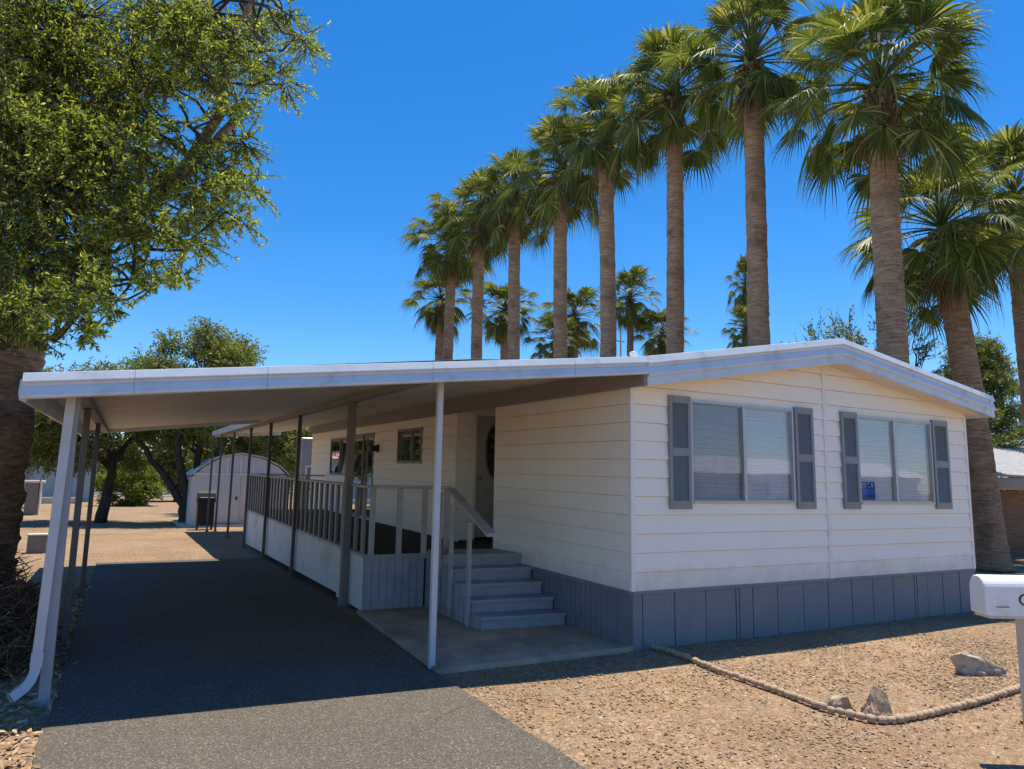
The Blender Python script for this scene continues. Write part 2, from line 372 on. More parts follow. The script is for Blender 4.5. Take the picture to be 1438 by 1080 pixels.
# ------------------------------------------------------------------ ground, driveway, slab
def grid_ground():
    xs = np.concatenate([[-900, -300, -120, -60, -30], np.linspace(-16, 24, 41), [35, 60, 120, 300, 900]])
    ys = np.concatenate([[-300, -80, -30], np.linspace(-12, 40, 53), [50, 70, 110, 200, 400, 900]])
    V = np.array([(x, y, 0.0 if (x < -15 or x > 23 or y < -11 or y > 39) else 0.012 * mnoise.noise((x * 0.7, y * 0.7, 0)) - 0.016) for y in ys for x in xs])
    nx = len(xs)
    F = [(j * nx + i, j * nx + i + 1, (j + 1) * nx + i + 1, (j + 1) * nx + i) for j in range(len(ys) - 1) for i in range(nx - 1)]
    return struct(link_mesh('ground', V, F, M['gravel'], smooth=True))
grid_ground()
def strip(name, left, right, z, mat, jit=0.012):
    b = MB(); n = 60
    L = []; R_ = []
    for i in range(n + 1):
        t = i / n
        def ev(p):
            y = p[0][1] + (p[-1][1] - p[0][1]) * t
            for a, c in zip(p, p[1:]):
                if a[1] <= y <= c[1] + 1e-6: return (a[0] + (c[0] - a[0]) * (y - a[1]) / (c[1] - a[1]), y)
            return p[-1]
        a = ev(left); c = ev(right)
        L.append((a[0] + random.uniform(-jit, jit), a[1], z)); R_.append((c[0] + random.uniform(-jit, jit), c[1], z))
    vs = L + R_
    b.add(vs, [(i, n + 1 + i, n + 2 + i, i + 1) for i in range(n)])
    return struct(b.build(name, mat))
strip('driveway', [(-5.03, -9.5), (-5.05, 10.15)], [(-2.26, -9.5), (-2.18, -0.05), (-1.9, 10.15)], 0.010, M['asphalt'], 0.018)
struct(MB().box(-12, 30, -22, -9.5, -0.06, -0.01).build('road', M['asphalt']))
struct(MB().box(-70, 60, 66, 88, -0.02, 0.02).build('far_road', M['asphalt_far']))
struct(MB().box(-70, 60, 64.6, 65.9, -0.05, 0.10).build('far_kerb', M['kerb']))
b = MB(); b.add([(-2.18, -0.05, 0.035), (0.0, -0.02, 0.035), (0.0, 3.1, 0.035), (-1.97, 3.1, 0.035), (-2.18, -0.05, -0.06), (0.0, -0.02, -0.06), (0.0, 3.1, -0.06), (-1.97, 3.1, -0.06)],
                [(0, 1, 2, 3), (0, 4, 5, 1), (1, 5, 6, 2), (2, 6, 7, 3), (3, 7, 4, 0)])
struct(b.build('pavement', M['concrete']))

# scattered loose stones and leaf litter
def scatter_stones(name, n, xr, yr, mat, smin, smax, flat=0.6, reject=None):
    P = RNG.uniform((xr[0], yr[0]), (xr[1], yr[1]), (n, 2))
    if reject is not None: P = P[~reject(P)]
    den = np.array([mnoise.noise((p[0] * 1.1, p[1] * 1.1, 3.3)) + 0.5 * mnoise.noise((p[0] * 3.7, p[1] * 3.7, 9.1)) for p in P])
    P = P[RNG.random(len(P)) < np.clip(0.55 + 1.1 * den, 0.08, 1)]
    n = len(P)
    base = np.array([(1, 0, 0), (0, 1, 0), (-1, 0, 0), (0, -1, 0), (0, 0, 1), (0, 0, -1)], float)
    F0 = np.array([(0, 1, 4), (1, 2, 4), (2, 3, 4), (3, 0, 4), (1, 0, 5), (2, 1, 5), (3, 2, 5), (0, 3, 5)])
    s = smin + (smax - smin) * RNG.random(n) ** 3.0
    V = base[None] * (s[:, None, None] * RNG.uniform(0.6, 1.4, (n, 6, 1)))
    V[:, :, 2] *= flat; V[:, :, 0] *= 1.5
    a = RNG.uniform(0, 6.283, n); ca, sa = np.cos(a)[:, None], np.sin(a)[:, None]
    X = V[:, :, 0] * ca - V[:, :, 1] * sa; Y = V[:, :, 0] * sa + V[:, :, 1] * ca
    t = RNG.normal(0, 0.35, n)[:, None]
    Z = V[:, :, 2] + X * t
    V = np.stack([X + P[:, :1], Y + P[:, 1:], Z + s[:, None] * 0.25 - 0.012], -1).reshape(-1, 3)
    F = (F0[None] + (np.arange(n) * 6)[:, None, None]).reshape(-1, 3)
    return struct(link_mesh(name, V, F, mat), 'stuff')
def rej(P):
    x, y = P[:, 0], P[:, 1]
    return ((x < -2.17 - 0.10 * RNG.random(len(x)) ** 2.5) & (x > -5.02)) | ((x > -2.2) & (x < 6.1) & (y > -0.04))
scatter_stones('gravel', 60000, (-2.6, 6.5), (-4.6, 0.0), M['stones'], 0.0035, 0.0135, 0.34, rej)
def litter(name, n, xr, yr, mat, reject=None, size=0.035):
    P = RNG.uniform((xr[0], yr[0]), (xr[1], yr[1]), (n, 2))
    if reject is not None: P = P[~reject(P)]
    n = len(P)
    c = np.column_stack([P, RNG.uniform(0.0, 0.02, n)])
    d = RNG.normal(0, 1, (n, 3)); d[:, 2] *= 0.3
    return struct(leaf_quads(name, c, d, RNG.uniform(0.6, 1.3, n) * size, 0.4, mat, up=1.0), 'stuff')
def leaf_quads(name, c, d, L, wr, mat, parent=None, up=0.0, build=True):
    """one pointed four-sided leaf per row: base c, direction d, length L"""
    d = d / (np.linalg.norm(d, axis=1, keepdims=True) + 1e-9)
    r = RNG.normal(0, 1, d.shape); r[:, 2] += 0
    if up: r = np.cross(d, np.array([0, 0, 1.0]) + RNG.normal(0, 0.35, d.shape))
    sdir = np.cross(d, np.cross(r, d)) if up else np.cross(d, r)
    if up: sdir = r
    sdir = sdir / (np.linalg.norm(sdir, axis=1, keepdims=True) + 1e-9)
    L = L[:, None]; w = L * wr * 0.5
    v0 = c; v1 = c + d * L * 0.45 + sdir * w; v2 = c + d * L; v3 = c + d * L * 0.45 - sdir * w
    V = np.stack([v0, v1, v2, v3], 1).reshape(-1, 3)
    F = np.arange(len(V)).reshape(-1, 4)
    if not build: return V, F
    return link_mesh(name, V, F, mat, parent)
litter('leaf_litter', 15000, (-8.5, -4.95), (-3.0, 7.0), M['litter'], lambda P: (P[:, 0] > -5.03) & (RNG.random(len(P)) > 0.12), 0.06)

# ------------------------------------------------------------------ mobile home
HW = 6.1; HL = 14.8
EAVE = 2.72; PEAK = 3.18
home = thing('mobile_home', 'cream lap-sided double-wide mobile home with white gable roof and grey shutters', 'mobile home', (0, 0, 0))
def top_front(x): return EAVE + (PEAK - EAVE) * (1 - abs(x - 3.05) / 3.05) + 0.13
EXPO = 0.196
def courses(z0, z1):
    z = z0; r = []
    while z < z1 - 1e-6: r.append((z, min(z + EXPO, z1))); z += EXPO
    return r
def siding_wall(mb, place, u0, u1, z0, z1, holes=(), topfun=None):
    """lap courses between u0 and u1, cut round the holes; place(u, depth, z) -> point, depth outward"""
    for zb, zt in courses(z0, z1):
        zs = sorted({zb, zt} | {h for H in holes for h in (H[2], H[3]) if zb < h < zt})
        for za, zc in zip(zs, zs[1:]):
            segs = [(u0, u1)]
            for (h0, h1, g0, g1) in holes:
                if g0 <= za + 1e-6 and g1 >= zc - 1e-6:
                    segs = [q for (a, b_) in segs for q in ((a, min(b_, h0)), (max(a, h1), b_)) if q[1] - q[0] > 1e-4]
            def dep(z): return 0.023 - 0.019 * (z - zb) / EXPO
            for a, b_ in segs:
                n = max(1, int((b_ - a) / 0.6))
                for i in range(n):
                    ua = a + (b_ - a) * i / n; ub = a + (b_ - a) * (i + 1) / n
                    tz = [zc, zc]
                    if topfun: tz = [min(zc, topfun(ua)), min(zc, topfun(ub))]
                    if max(tz) <= za: continue
                    tz = [max(t, za) for t in tz]
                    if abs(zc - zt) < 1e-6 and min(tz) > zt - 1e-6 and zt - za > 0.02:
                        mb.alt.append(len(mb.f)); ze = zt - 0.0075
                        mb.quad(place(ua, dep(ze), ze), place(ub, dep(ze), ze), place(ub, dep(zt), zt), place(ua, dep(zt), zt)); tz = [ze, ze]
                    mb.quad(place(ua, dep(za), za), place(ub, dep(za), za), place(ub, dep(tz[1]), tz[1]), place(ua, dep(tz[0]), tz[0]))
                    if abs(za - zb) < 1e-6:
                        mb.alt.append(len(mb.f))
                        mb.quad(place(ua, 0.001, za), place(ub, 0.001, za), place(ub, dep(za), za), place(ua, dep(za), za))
WIN = [(0.80, 2.46, 1.475, 2.63, 1.63), (3.645, 5.25, 1.475, 2.63, 4.43)]
holes = [(a, b_, z0, z1) for a, b_, z0, z1, _ in WIN]
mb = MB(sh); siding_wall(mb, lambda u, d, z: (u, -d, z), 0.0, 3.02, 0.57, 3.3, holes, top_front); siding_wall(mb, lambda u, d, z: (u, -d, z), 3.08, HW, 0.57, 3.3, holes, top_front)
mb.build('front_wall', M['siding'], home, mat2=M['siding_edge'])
mb = MB(sh); mb.box(3.02, 3.08, -0.028, 0.01, 0.575, 3.24); mb.build('seam_trim', M['trim_white'], home)
mb = MB(sh); mb.box(-0.022, 0.030, -0.024, 0.02, 0.575, 2.80); mb.build('corner_trim', M['trim_white'], home)
mb = MB(sh); mb.box(HW - 0.03, HW + 0.022, -0.024, 0.02, 0.575, 2.76); mb.build('corner_trim', M['trim_white'], home)
# right-hand side wall (unseen, closes the shell) and back wall
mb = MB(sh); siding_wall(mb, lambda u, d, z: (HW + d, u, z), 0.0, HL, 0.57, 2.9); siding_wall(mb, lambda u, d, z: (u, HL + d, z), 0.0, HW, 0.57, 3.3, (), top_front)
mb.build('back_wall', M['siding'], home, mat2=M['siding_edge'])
# left-hand wall: y 0..3.13, recess, y 4.56..HL
R0, R1, RD = 3.13, 4.56, 1.22
SW = [('side_window', 6.07, 7.38, 1.87, 2.53), ('side_window', 10.98, 12.6, 1.57, 2.49), ('sliding_door', 8.93, 10.75, 0.70, 2.53)]
sholes = [(a, b_, z0, z1) for _, a, b_, z0, z1 in SW]
mb = MB(sh)
siding_wall(mb, lambda u, d, z: (-d, u, z), 0.0, R0, 0.57, 2.92)
siding_wall(mb, lambda u, d, z: (-d, u, z), R1, HL, 0.57, 2.92, sholes)
DX0, DX1, DZ0, DZ1 = 0.335, 1.16, 0.70, 2.68
siding_wall(mb, lambda u, d, z: (u, R1 - d, z), -0.02, RD, 0.57, 2.92, [(DX0 - 0.05, DX1 + 0.05, 0.5, DZ1 + 0.05)])
siding_wall(mb, lambda u, d, z: (RD - d, u, z), R0, R1, 0.57, 2.92)
siding_wall(mb, lambda u, d, z: (u, R0 + d, z), 0.0, RD, 0.57, 2.92)
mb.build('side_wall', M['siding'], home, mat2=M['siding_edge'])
for ya, yb in ((R0 - 0.02, R0 + 0.018), (R1 - 0.026, R1 + 0.02)):
    mb = MB(sh); mb.box(-0.026, 0.012, ya, yb, 0.57, 2.9); mb.build('corner_trim', M['trim_white'], home)
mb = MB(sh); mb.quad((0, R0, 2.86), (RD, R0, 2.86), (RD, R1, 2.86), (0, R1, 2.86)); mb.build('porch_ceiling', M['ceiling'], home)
mb = MB(sh); mb.box(0.06, RD, R0 + 0.03, R1 - 0.03, 0.50, 0.665); mb.build('porch_floor', M['carpet'], home)
# entrance door in the recess
door = MB(sh).box(DX0, DX1, R1 - 0.012, R1 + 0.03, DZ0, DZ1).build('door', M['door'], home)
mb = MB(sh)
for z0, z1 in ((DZ0 + 0.16, DZ0 + 0.42), (DZ0 + 0.50, DZ0 + 0.80)):
    for x0, x1 in ((DX0 + 0.10, DX0 + 0.38), (DX0 + 0.45, DX1 - 0.10)):
        mb.box(x0, x1, R1 - 0.022, R1 - 0.010, z0, z1, 0.008)
mb.build('door_panel', M['door'], door)
gx, gz0, gz1, gw = (DX0 + DX1) / 2 - 0.02, DZ0 + 0.95, DZ1 - 0.14, 0.205
def oval(mb, ang0, y, k):
    pts = [(gx + gw * k * math.cos(a) * 1.0, y, (gz0 + gz1) / 2 + (gz1 - gz0) / 2 * k * math.copysign(abs(math.sin(a)) ** 0.7, math.sin(a))) for a in [2 * math.pi * i / 40 for i in range(40)]]
    return pts
p0 = oval(None, 0, R1 - 0.018, 1.0)
mb = MB(sh); mb.add(p0, [tuple(range(40))]); mb.build('door_glass', M['leaded'], door)
mb = MB(sh); mb.tube(p0 + [p0[0]], 0.012, 6, False)
for i in range(5):
    z = gz0 + (gz1 - gz0) * (i + 0.7) / 5.4
    mb.tube([(gx - 0.14, R1 - 0.021, z - 0.12), (gx + 0.14, R1 - 0.021, z + 0.12)], 0.004, 5); mb.tube([(gx - 0.14, R1 - 0.021, z + 0.12), (gx + 0.14, R1 - 0.021, z - 0.12)], 0.004, 5)
mb.build('door_glass_frame', M['alu_dark'], door)
mb = MB(sh); mb.tube([(DX0 + 0.07, R1 - 0.01, DZ0 + 0.95), (DX0 + 0.07, R1 - 0.07, DZ0 + 0.95)], [0.012, 0.03], 10); mb.build('door_handle', M['alu_dark'], door)
mb = MB(sh)
mb.box(DX0 - 0.05, DX0 - 0.002, R1 - 0.04, R1 + 0.03, DZ0 - 0.03, DZ1 + 0.05); mb.box(DX1 + 0.002, DX1 + 0.055, R1 - 0.04, R1 + 0.03, DZ0 - 0.03, DZ1 + 0.05)
mb.box(DX0 - 0.002, DX1 + 0.002, R1 - 0.04, R1 + 0.03, DZ1 + 0.002, DZ1 + 0.05); mb.build('door_frame', M['trim_white'], home)
# windows -------------------------------------------------------------
def window(parent, name, P, u0, u1, z0, z1, um, frame, glassm, backs, screen=None):
    """P(u, depth, z): depth outward. Two sliding sashes meeting at um."""
    mb = MB(sh); fw = 0.032
    def bx(a, b_, c, d_, e0, e1):
        o = [P(a, e0, c), P(b_, e0, c), P(b_, e1, c), P(a, e1, c), P(a, e0, d_), P(b_, e0, d_), P(b_, e1, d_), P(a, e1, d_)]
        mb.add(o, [(3, 2, 1, 0), (4, 5, 6, 7), (0, 1, 5, 4), (1, 2, 6, 5), (2, 3, 7, 6), (3, 0, 4, 7)])
    bx(u0, u0 + fw, z0, z1, -0.05, 0.034); bx(u1 - fw, u1, z0, z1, -0.05, 0.034)
    bx(u0 + fw, u1 - fw, z1 - fw, z1, -0.05, 0.036); bx(u0 + fw, u1 - fw, z0, z0 + fw, -0.05, 0.040)
    bx(um - 0.016, um + 0.020, z0 + fw, z1 - fw, -0.03, 0.026)
    for a, b_, e in ((u0 + fw, um - 0.016, 0.0), (um + 0.020, u1 - fw, 0.008)):
        s_ = 0.016
        bx(a, a + s_, z0 + fw, z1 - fw, -0.02 + e, 0.012 + e); bx(b_ - s_, b_, z0 + fw, z1 - fw, -0.02 + e, 0.012 + e)
        bx(a + s_, b_ - s_, z0 + fw, z0 + fw + s_, -0.02 + e, 0.012 + e); bx(a + s_, b_ - s_, z1 - fw - s_, z1 - fw, -0.02 + e, 0.012 + e)
    fr = mb.build(name, frame, parent)
    for i, (a, b_) in enumerate(((u0 + fw, um - 0.016), (um + 0.020, u1 - fw))):
        g = MB(sh); e = 0.002 + 0.008 * i
        g.quad(P(a, e, z0 + fw), P(b_, e, z0 + fw), P(b_, e, z1 - fw), P(a, e, z1 - fw)); g.build('pane', glassm, fr)
    if screen:
        g = MB(sh); g.quad(P(u0 + fw, 0.018, z0 + fw), P(um - 0.016, 0.018, z0 + fw), P(um - 0.016, 0.018, z1 - fw), P(u0 + fw, 0.018, z1 - fw)); g.build('insect_screen', M['screen'], fr)
    for kind, a, b_ in backs:
        g = MB(sh)
        if kind == 'blind':
            z = z0 + 0.02
            while z < z1 - 0.04:
                ja, jb = random.uniform(-.0012, .0012), random.uniform(-.0012, .0012)
                tl = random.uniform(0.004, 0.006)
                g.quad(P(a, -0.030, z + ja), P(b_, -0.030, z + jb), P(b_, -0.030 - tl, z + 0.0205 + jb), P(a, -0.030 - tl, z + 0.0205 + ja)); z += 0.0222
            for t in (0.15, 0.5, 0.85):
                u = a + (b_ - a) * t
                g.quad(P(u - .004, -0.027, z0), P(u + .004, -0.027, z0), P(u + .004, -0.027, z1), P(u - .004, -0.027, z1))
            g.quad(P(a, -0.026, z1 - 0.075), P(b_, -0.026, z1 - 0.075), P(b_, -0.026, z1 - 0.03), P(a, -0.026, z1 - 0.03))
            g.build('blind', M['blind'], fr)
        else:
            n = 40
            for i in range(n):
                ua, ub = a + (b_ - a) * i / n, a + (b_ - a) * (i + 1) / n
                da, db = -0.10 + 0.02 * math.sin(i * 1.9), -0.10 + 0.02 * math.sin((i + 1) * 1.9)
                g.quad(P(ua, da, z0), P(ub, db, z0), P(ub, db, z1), P(ua, da, z1))
            g.build('curtain', M[kind], fr)
    return fr
PF = lambda u, d, z: (u, -d, z)
PS = lambda u, d, z: (-d, u, z)
for i, (a, b_, z0, z1, um) in enumerate(WIN):
    window(home, 'window', PF, a, b_, z0, z1, um, M['alu'], M['glass'], [('blind', a + 0.02, um - 0.01), ('blind', um + 0.01, b_ - 0.02)], screen=(i == 0))
window(home, 'side_window', PS, *SW[0][1:], 6.62, M['alu_dark'], M['glass_dim'], [('curtain_dark', 6.75, 7.36), ('interior', 6.09, 6.75)])
window(home, 'side_window', PS, *SW[1][1:], 11.7, M['alu_dark'], M['glass_dim'], [('curtain', 10.99, 11.65), ('interior', 11.65, 12.58)])
window(home, 'sliding_door', PS, *SW[2][1:], 9.75, M['alu_dark'], M['glass_dim'], [('interior', 9.65, 10.73), ('interior', 8.95, 9.65)])
# shutters
def shutter(x0, x1, z0, z1):
    mb = MB(sh); y0 = -0.050; y1 = -0.016; s_ = 0.045
    zm = z0 + (z1 - z0) * 0.50
    mb.box(x0, x0 + s_, y0, y1, z0, z1, 0.004); mb.box(x1 - s_, x1, y0, y1, z0, z1, 0.004)
    for a, c in ((z0, z0 + 0.09), (zm - 0.045, zm + 0.045), (z1 - 0.08, z1)): mb.box(x0 + s_, x1 - s_, y0 + 0.001, y1, a, c)
    for a, c in ((z0 + 0.09, zm - 0.045), (zm + 0.045, z1 - 0.08)):
        z = a + 0.004
        while z < c - 0.012:
            mb.quad((x0 + s_, y0 + 0.010, z), (x1 - s_, y0 + 0.010, z), (x1 - s_, y1 - 0.006, z + 0.026), (x0 + s_, y1 - 0.006, z + 0.026)); z += 0.0225
        mb.quad((x0 + s_, y1 - 0.004, a), (x1 - s_, y1 - 0.004, a), (x1 - s_, y1 - 0.004, c), (x0 + s_, y1 - 0.004, c))
    mb.build('shutter', M['shutter'], home)
for a, b_ in ((0.49, 0.80), (2.475, 2.80), (3.33, 3.645), (5.262, 5.62)): shutter(a, b_, 1.415, 2.655)
# dark shell behind the openings
mb = MB(sh); mb.box(1.45, HW - 0.10, 0.35, HL - 0.2, 0.45, 2.70); mb.build('interior_wall', M['interior'], home)
mb = MB(sh); mb.quad((0.05, 0.05, 0.6), (HW - .05, 0.05, 0.6), (HW - .05, HL - .05, 0.6), (0.05, HL - .05, 0.6)); mb.build('floor', M['interior'], home)
# skirting: vertical boards
gro = [0.0, 0.13, 0.56, 1.0, 1.45, 1.50, 1.71, 2.11, 2.55, 2.99, 3.43, 3.84, 4.25, 4.70, 4.75, 4.98, 5.33, 5.72, 6.1]
mb = MB()
mb.box(0.0, HW, 0.004, 0.03, -0.08, 0.60)
for a, b_ in zip(gro, gro[1:]):
    mb.box(a + 0.007, b_ - 0.007, -0.010 + random.uniform(-0.003, 0.003), 0.004, -0.08, 0.535)
mb.box(-0.012, HW + 0.012, -0.026, 0.004, 0.536, 0.578, 0.005)
mb.build('skirting', M['skirt'], home)
mb = MB(sh)
mb.box(0.004, 0.03, 0.03, HL, -0.40, 0.57)
y = 0.03
while y < R0 + 0.3:
    w = random.choice((0.10, 0.10, 0.20)); mb.box(-0.010, 0.004, y + 0.005, min(y + w, R0 + 0.4) - 0.005, -0.08 , 0.525); y += w
mb.box(-0.026, 0.004, -0.01, R0 + 0.4, 0.526, 0.578, 0.005)
mb.build('skirting', M['skirt'], home)
mb = MB(sh); mb.box(HW - 0.03, HW - 0.004, 0.03, HL, -0.4, 0.57); mb.box(0.03, HW - 0.03, HL - 0.03, HL, -0.4, 0.57); mb.build('skirting', M['skirt'], home)
# roof
RX0, RX1, RY0, RY1 = -0.04, 6.30, -0.33, HL + 0.3
Z0t, ZPt, Z1t = 2.995, 3.535, 3.045
TH = 0.31
def rz(x): return Z0t + (ZPt - Z0t) * (x - RX0) / (3.05 - RX0) if x < 3.05 else ZPt + (Z1t - ZPt) * (x - 3.05) / (RX1 - 3.05)
mb = MB(sh)
for xa, xb in ((RX0, 3.05), (3.05, RX1)):
    n = 36
    for i in range(n):
        ya = RY0 + 0.05 + (RY1 - RY0 - 0.05) * i / n; yb = RY0 + 0.05 + (RY1 - RY0 - 0.05) * (i + 1) / n
        for dz in (0.0,):
            mb.quad((xa, ya, rz(xa) - 0.012), (xb, ya, rz(xb) - 0.012), (xb, yb, rz(xb) - 0.012), (xa, yb, rz(xa) - 0.012))
            mb.quad((xa, yb - 0.03, rz(xa) - 0.012), (xb, yb - 0.03, rz(xb) - 0.012), (xb, yb - 0.015, rz(xb) + 0.012), (xa, yb - 0.015, rz(xa) + 0.012))
            mb.quad((xa, yb - 0.015, rz(xa) + 0.012), (xb, yb - 0.015, rz(xb) + 0.012), (xb, yb, rz(xb) - 0.012), (xa, yb, rz(xa) - 0.012))
mb.build('roof', M['roof'], home)
mb = MB(sh)
for xa, xb in ((RX0, 3.05), (3.05, RX1)):
    mb.quad((xa, RY0 + 0.02, rz(xa) - TH + 0.022), (xb, RY0 + 0.02, rz(xb) - TH + 0.022), (xb, RY1, rz(xb) - TH + 0.022), (xa, RY1, rz(xa) - TH + 0.022))
mb.build('soffit', M['soffit'], home)
prof = [(-0.06, 0.0), (-0.012, 0.004), (0.002, 0.0), (0.026, -0.072), (0.022, -0.080), (0.000, -0.088), (-0.004, -0.112), (0.008, -0.120), (0.030, -0.190), (0.028, -0.204), (0.018, -0.214), (0.002, -0.222), (0.004, -0.228), (0.010, -0.300), (0.004, -0.310), (-0.06, -0.31)]
o = (0, -1)
mb = MB(sh); mb.prism(prof, [((RX0, RY0, rz(RX0)), o), ((3.05, RY0, ZPt), o), ((RX1, RY0, rz(RX1)), o)])
mb.build('fascia', M['fascia'], home)
mb = MB(sh); ox = (1, 0); mb.prism(prof, [((RX1 - 0.02, RY0 - 0.01, Z1t), ox), ((RX1 - 0.02, RY1, Z1t), ox)]); mb.build('eave_gutter', M['fascia'], home)
mb = MB(sh); mb.box(-0.075, -0.028, -0.325, HL + 0.2, 2.69, 2.955, 0.004); mb.build('eave_beam', M['beam'], home)
mb = MB(sh); mb.tube([(0.70, 0.85, 2.9), (0.70, 0.85, 3.24)], 0.035, 14); mb.tube([(0.70, 0.85, 3.24), (0.70, 0.85, 3.27), (0.70, 0.85, 3.285)], [0.05, 0.05, 0.02], 14); mb.build('roof_vent', M['fascia'], home)
# wall lamp beside the sliding door
lamp = MB(sh).box(-0.05, -0.015, 8.58, 8.70, 2.10, 2.26, 0.006).build('wall_lamp', M['black'], home)
mb = MB(sh); mb.box(-0.20, -0.05, 8.55, 8.73, 2.12, 2.24, 0.015); mb.build('lamp_shade', M['black'], lamp)
# card in the right-hand window
sign = thing('window_sign', 'small blue card with white print propped inside the right front window', 'sign', (3.85, 0.0, 1.51))
card = MB(sh).box(3.695, 4.015, 0.014, 0.017, 1.512, 1.765).build('card', M['sign_blue'], sign)
MB(sh).quad((3.705, 0.0135, 1.59), (4.0, 0.0135, 1.59), (4.0, 0.0135, 1.675), (3.705, 0.0135, 1.675)).build('blue_band', M['sign_mid'], card)
mb = MB(sh)
def stroke(pts, w=0.008): mb.tube([(3.70 + x, 0.0135, 1.675 + z) for x, z in pts], w, 5)
stroke([(0.02, 0.07), (0.02, 0.03), (0.04, 0.015), (0.065, 0.02), (0.07, 0.07)]); stroke([(0.13, 0.03), (0.10, 0.02), (0.12, 0.045), (0.105, 0.06), (0.135, 0.07)])
stroke([(0.165, 0.06), (0.185, 0.065)], 0.012); stroke([(0.175, 0.022), (0.2, 0.02)], 0.011); stroke([(0.235, 0.02), (0.25, 0.07), (0.275, 0.02)]); stroke([(0.24, 0.04), (0.265, 0.04)], 0.006)
mb.build('lettering', M['sign_white'], card)

# ------------------------------------------------------------------ carport
cp = thing('carport', 'long white flat-roofed carport on slim posts along the left of the home', 'carport', (-3.7, 5, 0))
def fy(x): return -0.33 + 0.36 * (-0.04 - x) / 5.37
def ft(x): return 2.993 + (2.375 - 2.993) * (-0.04 - x) / 5.37
CXL = -5.41
prof2 = [(-0.05, 0.0), (-0.012, 0.004), (0.002, 0.0), (0.024, -0.060), (0.020, -0.068), (0.000, -0.074), (-0.004, -0.096), (0.006, -0.102), (0.030, -0.166), (0.028, -0.180), (0.018, -0.187), (-0.05, -0.187)]
path = [((x, fy(x), ft(x)), (0.0668, -0.9978)) for x in np.linspace(-0.045, CXL, 8)]
mb = MB(sh); mb.prism(prof2, path); mb.build('fascia', M['fascia'], cp)
for x in (-0.9, -2.35, -3.75, -4.7):
    mb = MB(sh); mb.prism([(d_ + 0.0015, z_) for d_, z_ in prof2[1:-2]] + [(d_ - 0.004, z_) for d_, z_ in reversed(prof2[1:-2])], [((x, fy(x), ft(x)), (0.0668, -0.9978)), ((x - 0.005, fy(x - 0.005), ft(x - 0.005)), (0.0668, -0.9978))])
    mb.build('fascia_joint', M['post_grey'], cp)
CE = [(-0.076, 2.900), (-1.94, 2.768), (CXL, 2.335)]
def ce(x):
    for (a, za), (b_, zb) in zip(CE, CE[1:]):
        if b_ <= x <= a + 1e-6: return za + (zb - za) * (a - x) / (a - b_)
    return CE[-1][1]
def pan(xs, y0f, y1, mat_top, nm, seam=0.305):
    mb = MB(sh); mt = MB(sh)
    for xa, xb in zip(xs, xs[1:]):
        ya, yb = y0f(xa), y0f(xb)
        n = max(1, int((y1 - ya) / seam))
        for i in range(n):
            a0 = ya + (y1 - ya) * i / n; a1 = ya + (y1 - ya) * (i + 1) / n; b0 = yb + (y1 - yb) * i / n; b1 = yb + (y1 - yb) * (i + 1) / n
            g = 0.012
            mb.quad((xa, a0, ce(xa)), (xb, b0, ce(xb)), (xb, b1 - g, ce(xb)), (xa, a1 - g, ce(xa)))
            mb.quad((xa, a1 - g, ce(xa)), (xb, b1 - g, ce(xb)), (xb, b1 - g / 2, ce(xb) + 0.012), (xa, a1 - g / 2, ce(xa) + 0.012))
            mb.quad((xa, a1 - g / 2, ce(xa) + 0.012), (xb, b1 - g / 2, ce(xb) + 0.012), (xb, b1, ce(xb)), (xa, a1, ce(xa)))
            mt.quad((xa, a0, ce(xa) + 0.03), (xb, b0, ce(xb) + 0.03), (xb, b1, ce(xb) + 0.03), (xa, a1, ce(xa) + 0.03))
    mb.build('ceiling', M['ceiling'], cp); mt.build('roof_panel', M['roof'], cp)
BY = 10.05
pan([-0.076, -1.94, -2.22], lambda x: fy(x) + 0.03, 19.3, None, 'narrow')
pan([-2.22, -3.3, -4.4, CXL], lambda x: fy(x) + 0.03, BY, None, 'wide')
mb = MB(sh)
mb.box(-2.27, -2.22, BY + 0.02, 19.3, ce(-2.22) - 0.06, ce(-2.22) + 0.08); mb.build('side_fascia', M['fascia'], cp)
mb = MB(sh); mb.prism([(0.0, 0.05), (0.03, 0.05), (0.03, -0.07), (0.0, -0.07)], [((-2.22, BY, ce(-2.22)), (0, 1)), ((CXL, BY, ce(CXL)), (0, 1))]); mb.build('back_fascia', M['fascia'], cp)
mb = MB(sh); mb.prism([(0.0, 0.05), (0.03, 0.05), (0.03, -0.10), (0.0, -0.10)], [((-0.08, 19.3, ce(-0.08)), (0, 1)), ((-2.22, 19.3, ce(-2.22)), (0, 1))]); mb.build('back_fascia', M['fascia'], cp)
mb = MB(sh); mb.prism([(0.0, 0.0), (0.05, 0.0), (0.055, -0.10), (0.045, -0.15), (0.0, -0.16)], [((CXL + 0.03, 0.10, ce(CXL)), (-1, 0)), ((CXL + 0.03, BY + 0.03, ce(CXL)), (-1, 0))]); mb.build('gutter', M['fascia'], cp)
mb = MB(sh); mb.box(-1.985, -1.895, fy(-1.94) + 0.06, 19.25, ce(-1.94) - 0.085, ce(-1.94) - 0.002, 0.004); mb.build('beam', M['beam'], cp)
mb = MB(sh); mb.box(-5.145, -5.045, fy(-5.1) + 0.06, BY - 0.05, ce(-5.1) - 0.075, ce(-5.1) - 0.004, 0.004); mb.build('beam', M['beam'], cp)
def post(x, y, w, zt, mat, zb=-0.02):
    mb = MB(); zt = zt + K * y
    mb.box(x - w / 2, x + w / 2, y - w / 2, y + w / 2, zb, zt, 0.004); mb.box(x - w * 0.85, x + w * 0.85, y - w * 0.85, y + w * 0.85, zb, zb + 0.03)
    mb.box(x - w * 0.8, x + w * 0.8, y - w * 0.6, y + w * 0.6, zt - 0.012, zt - 0.004)
    return mb.build('post', mat, cp)
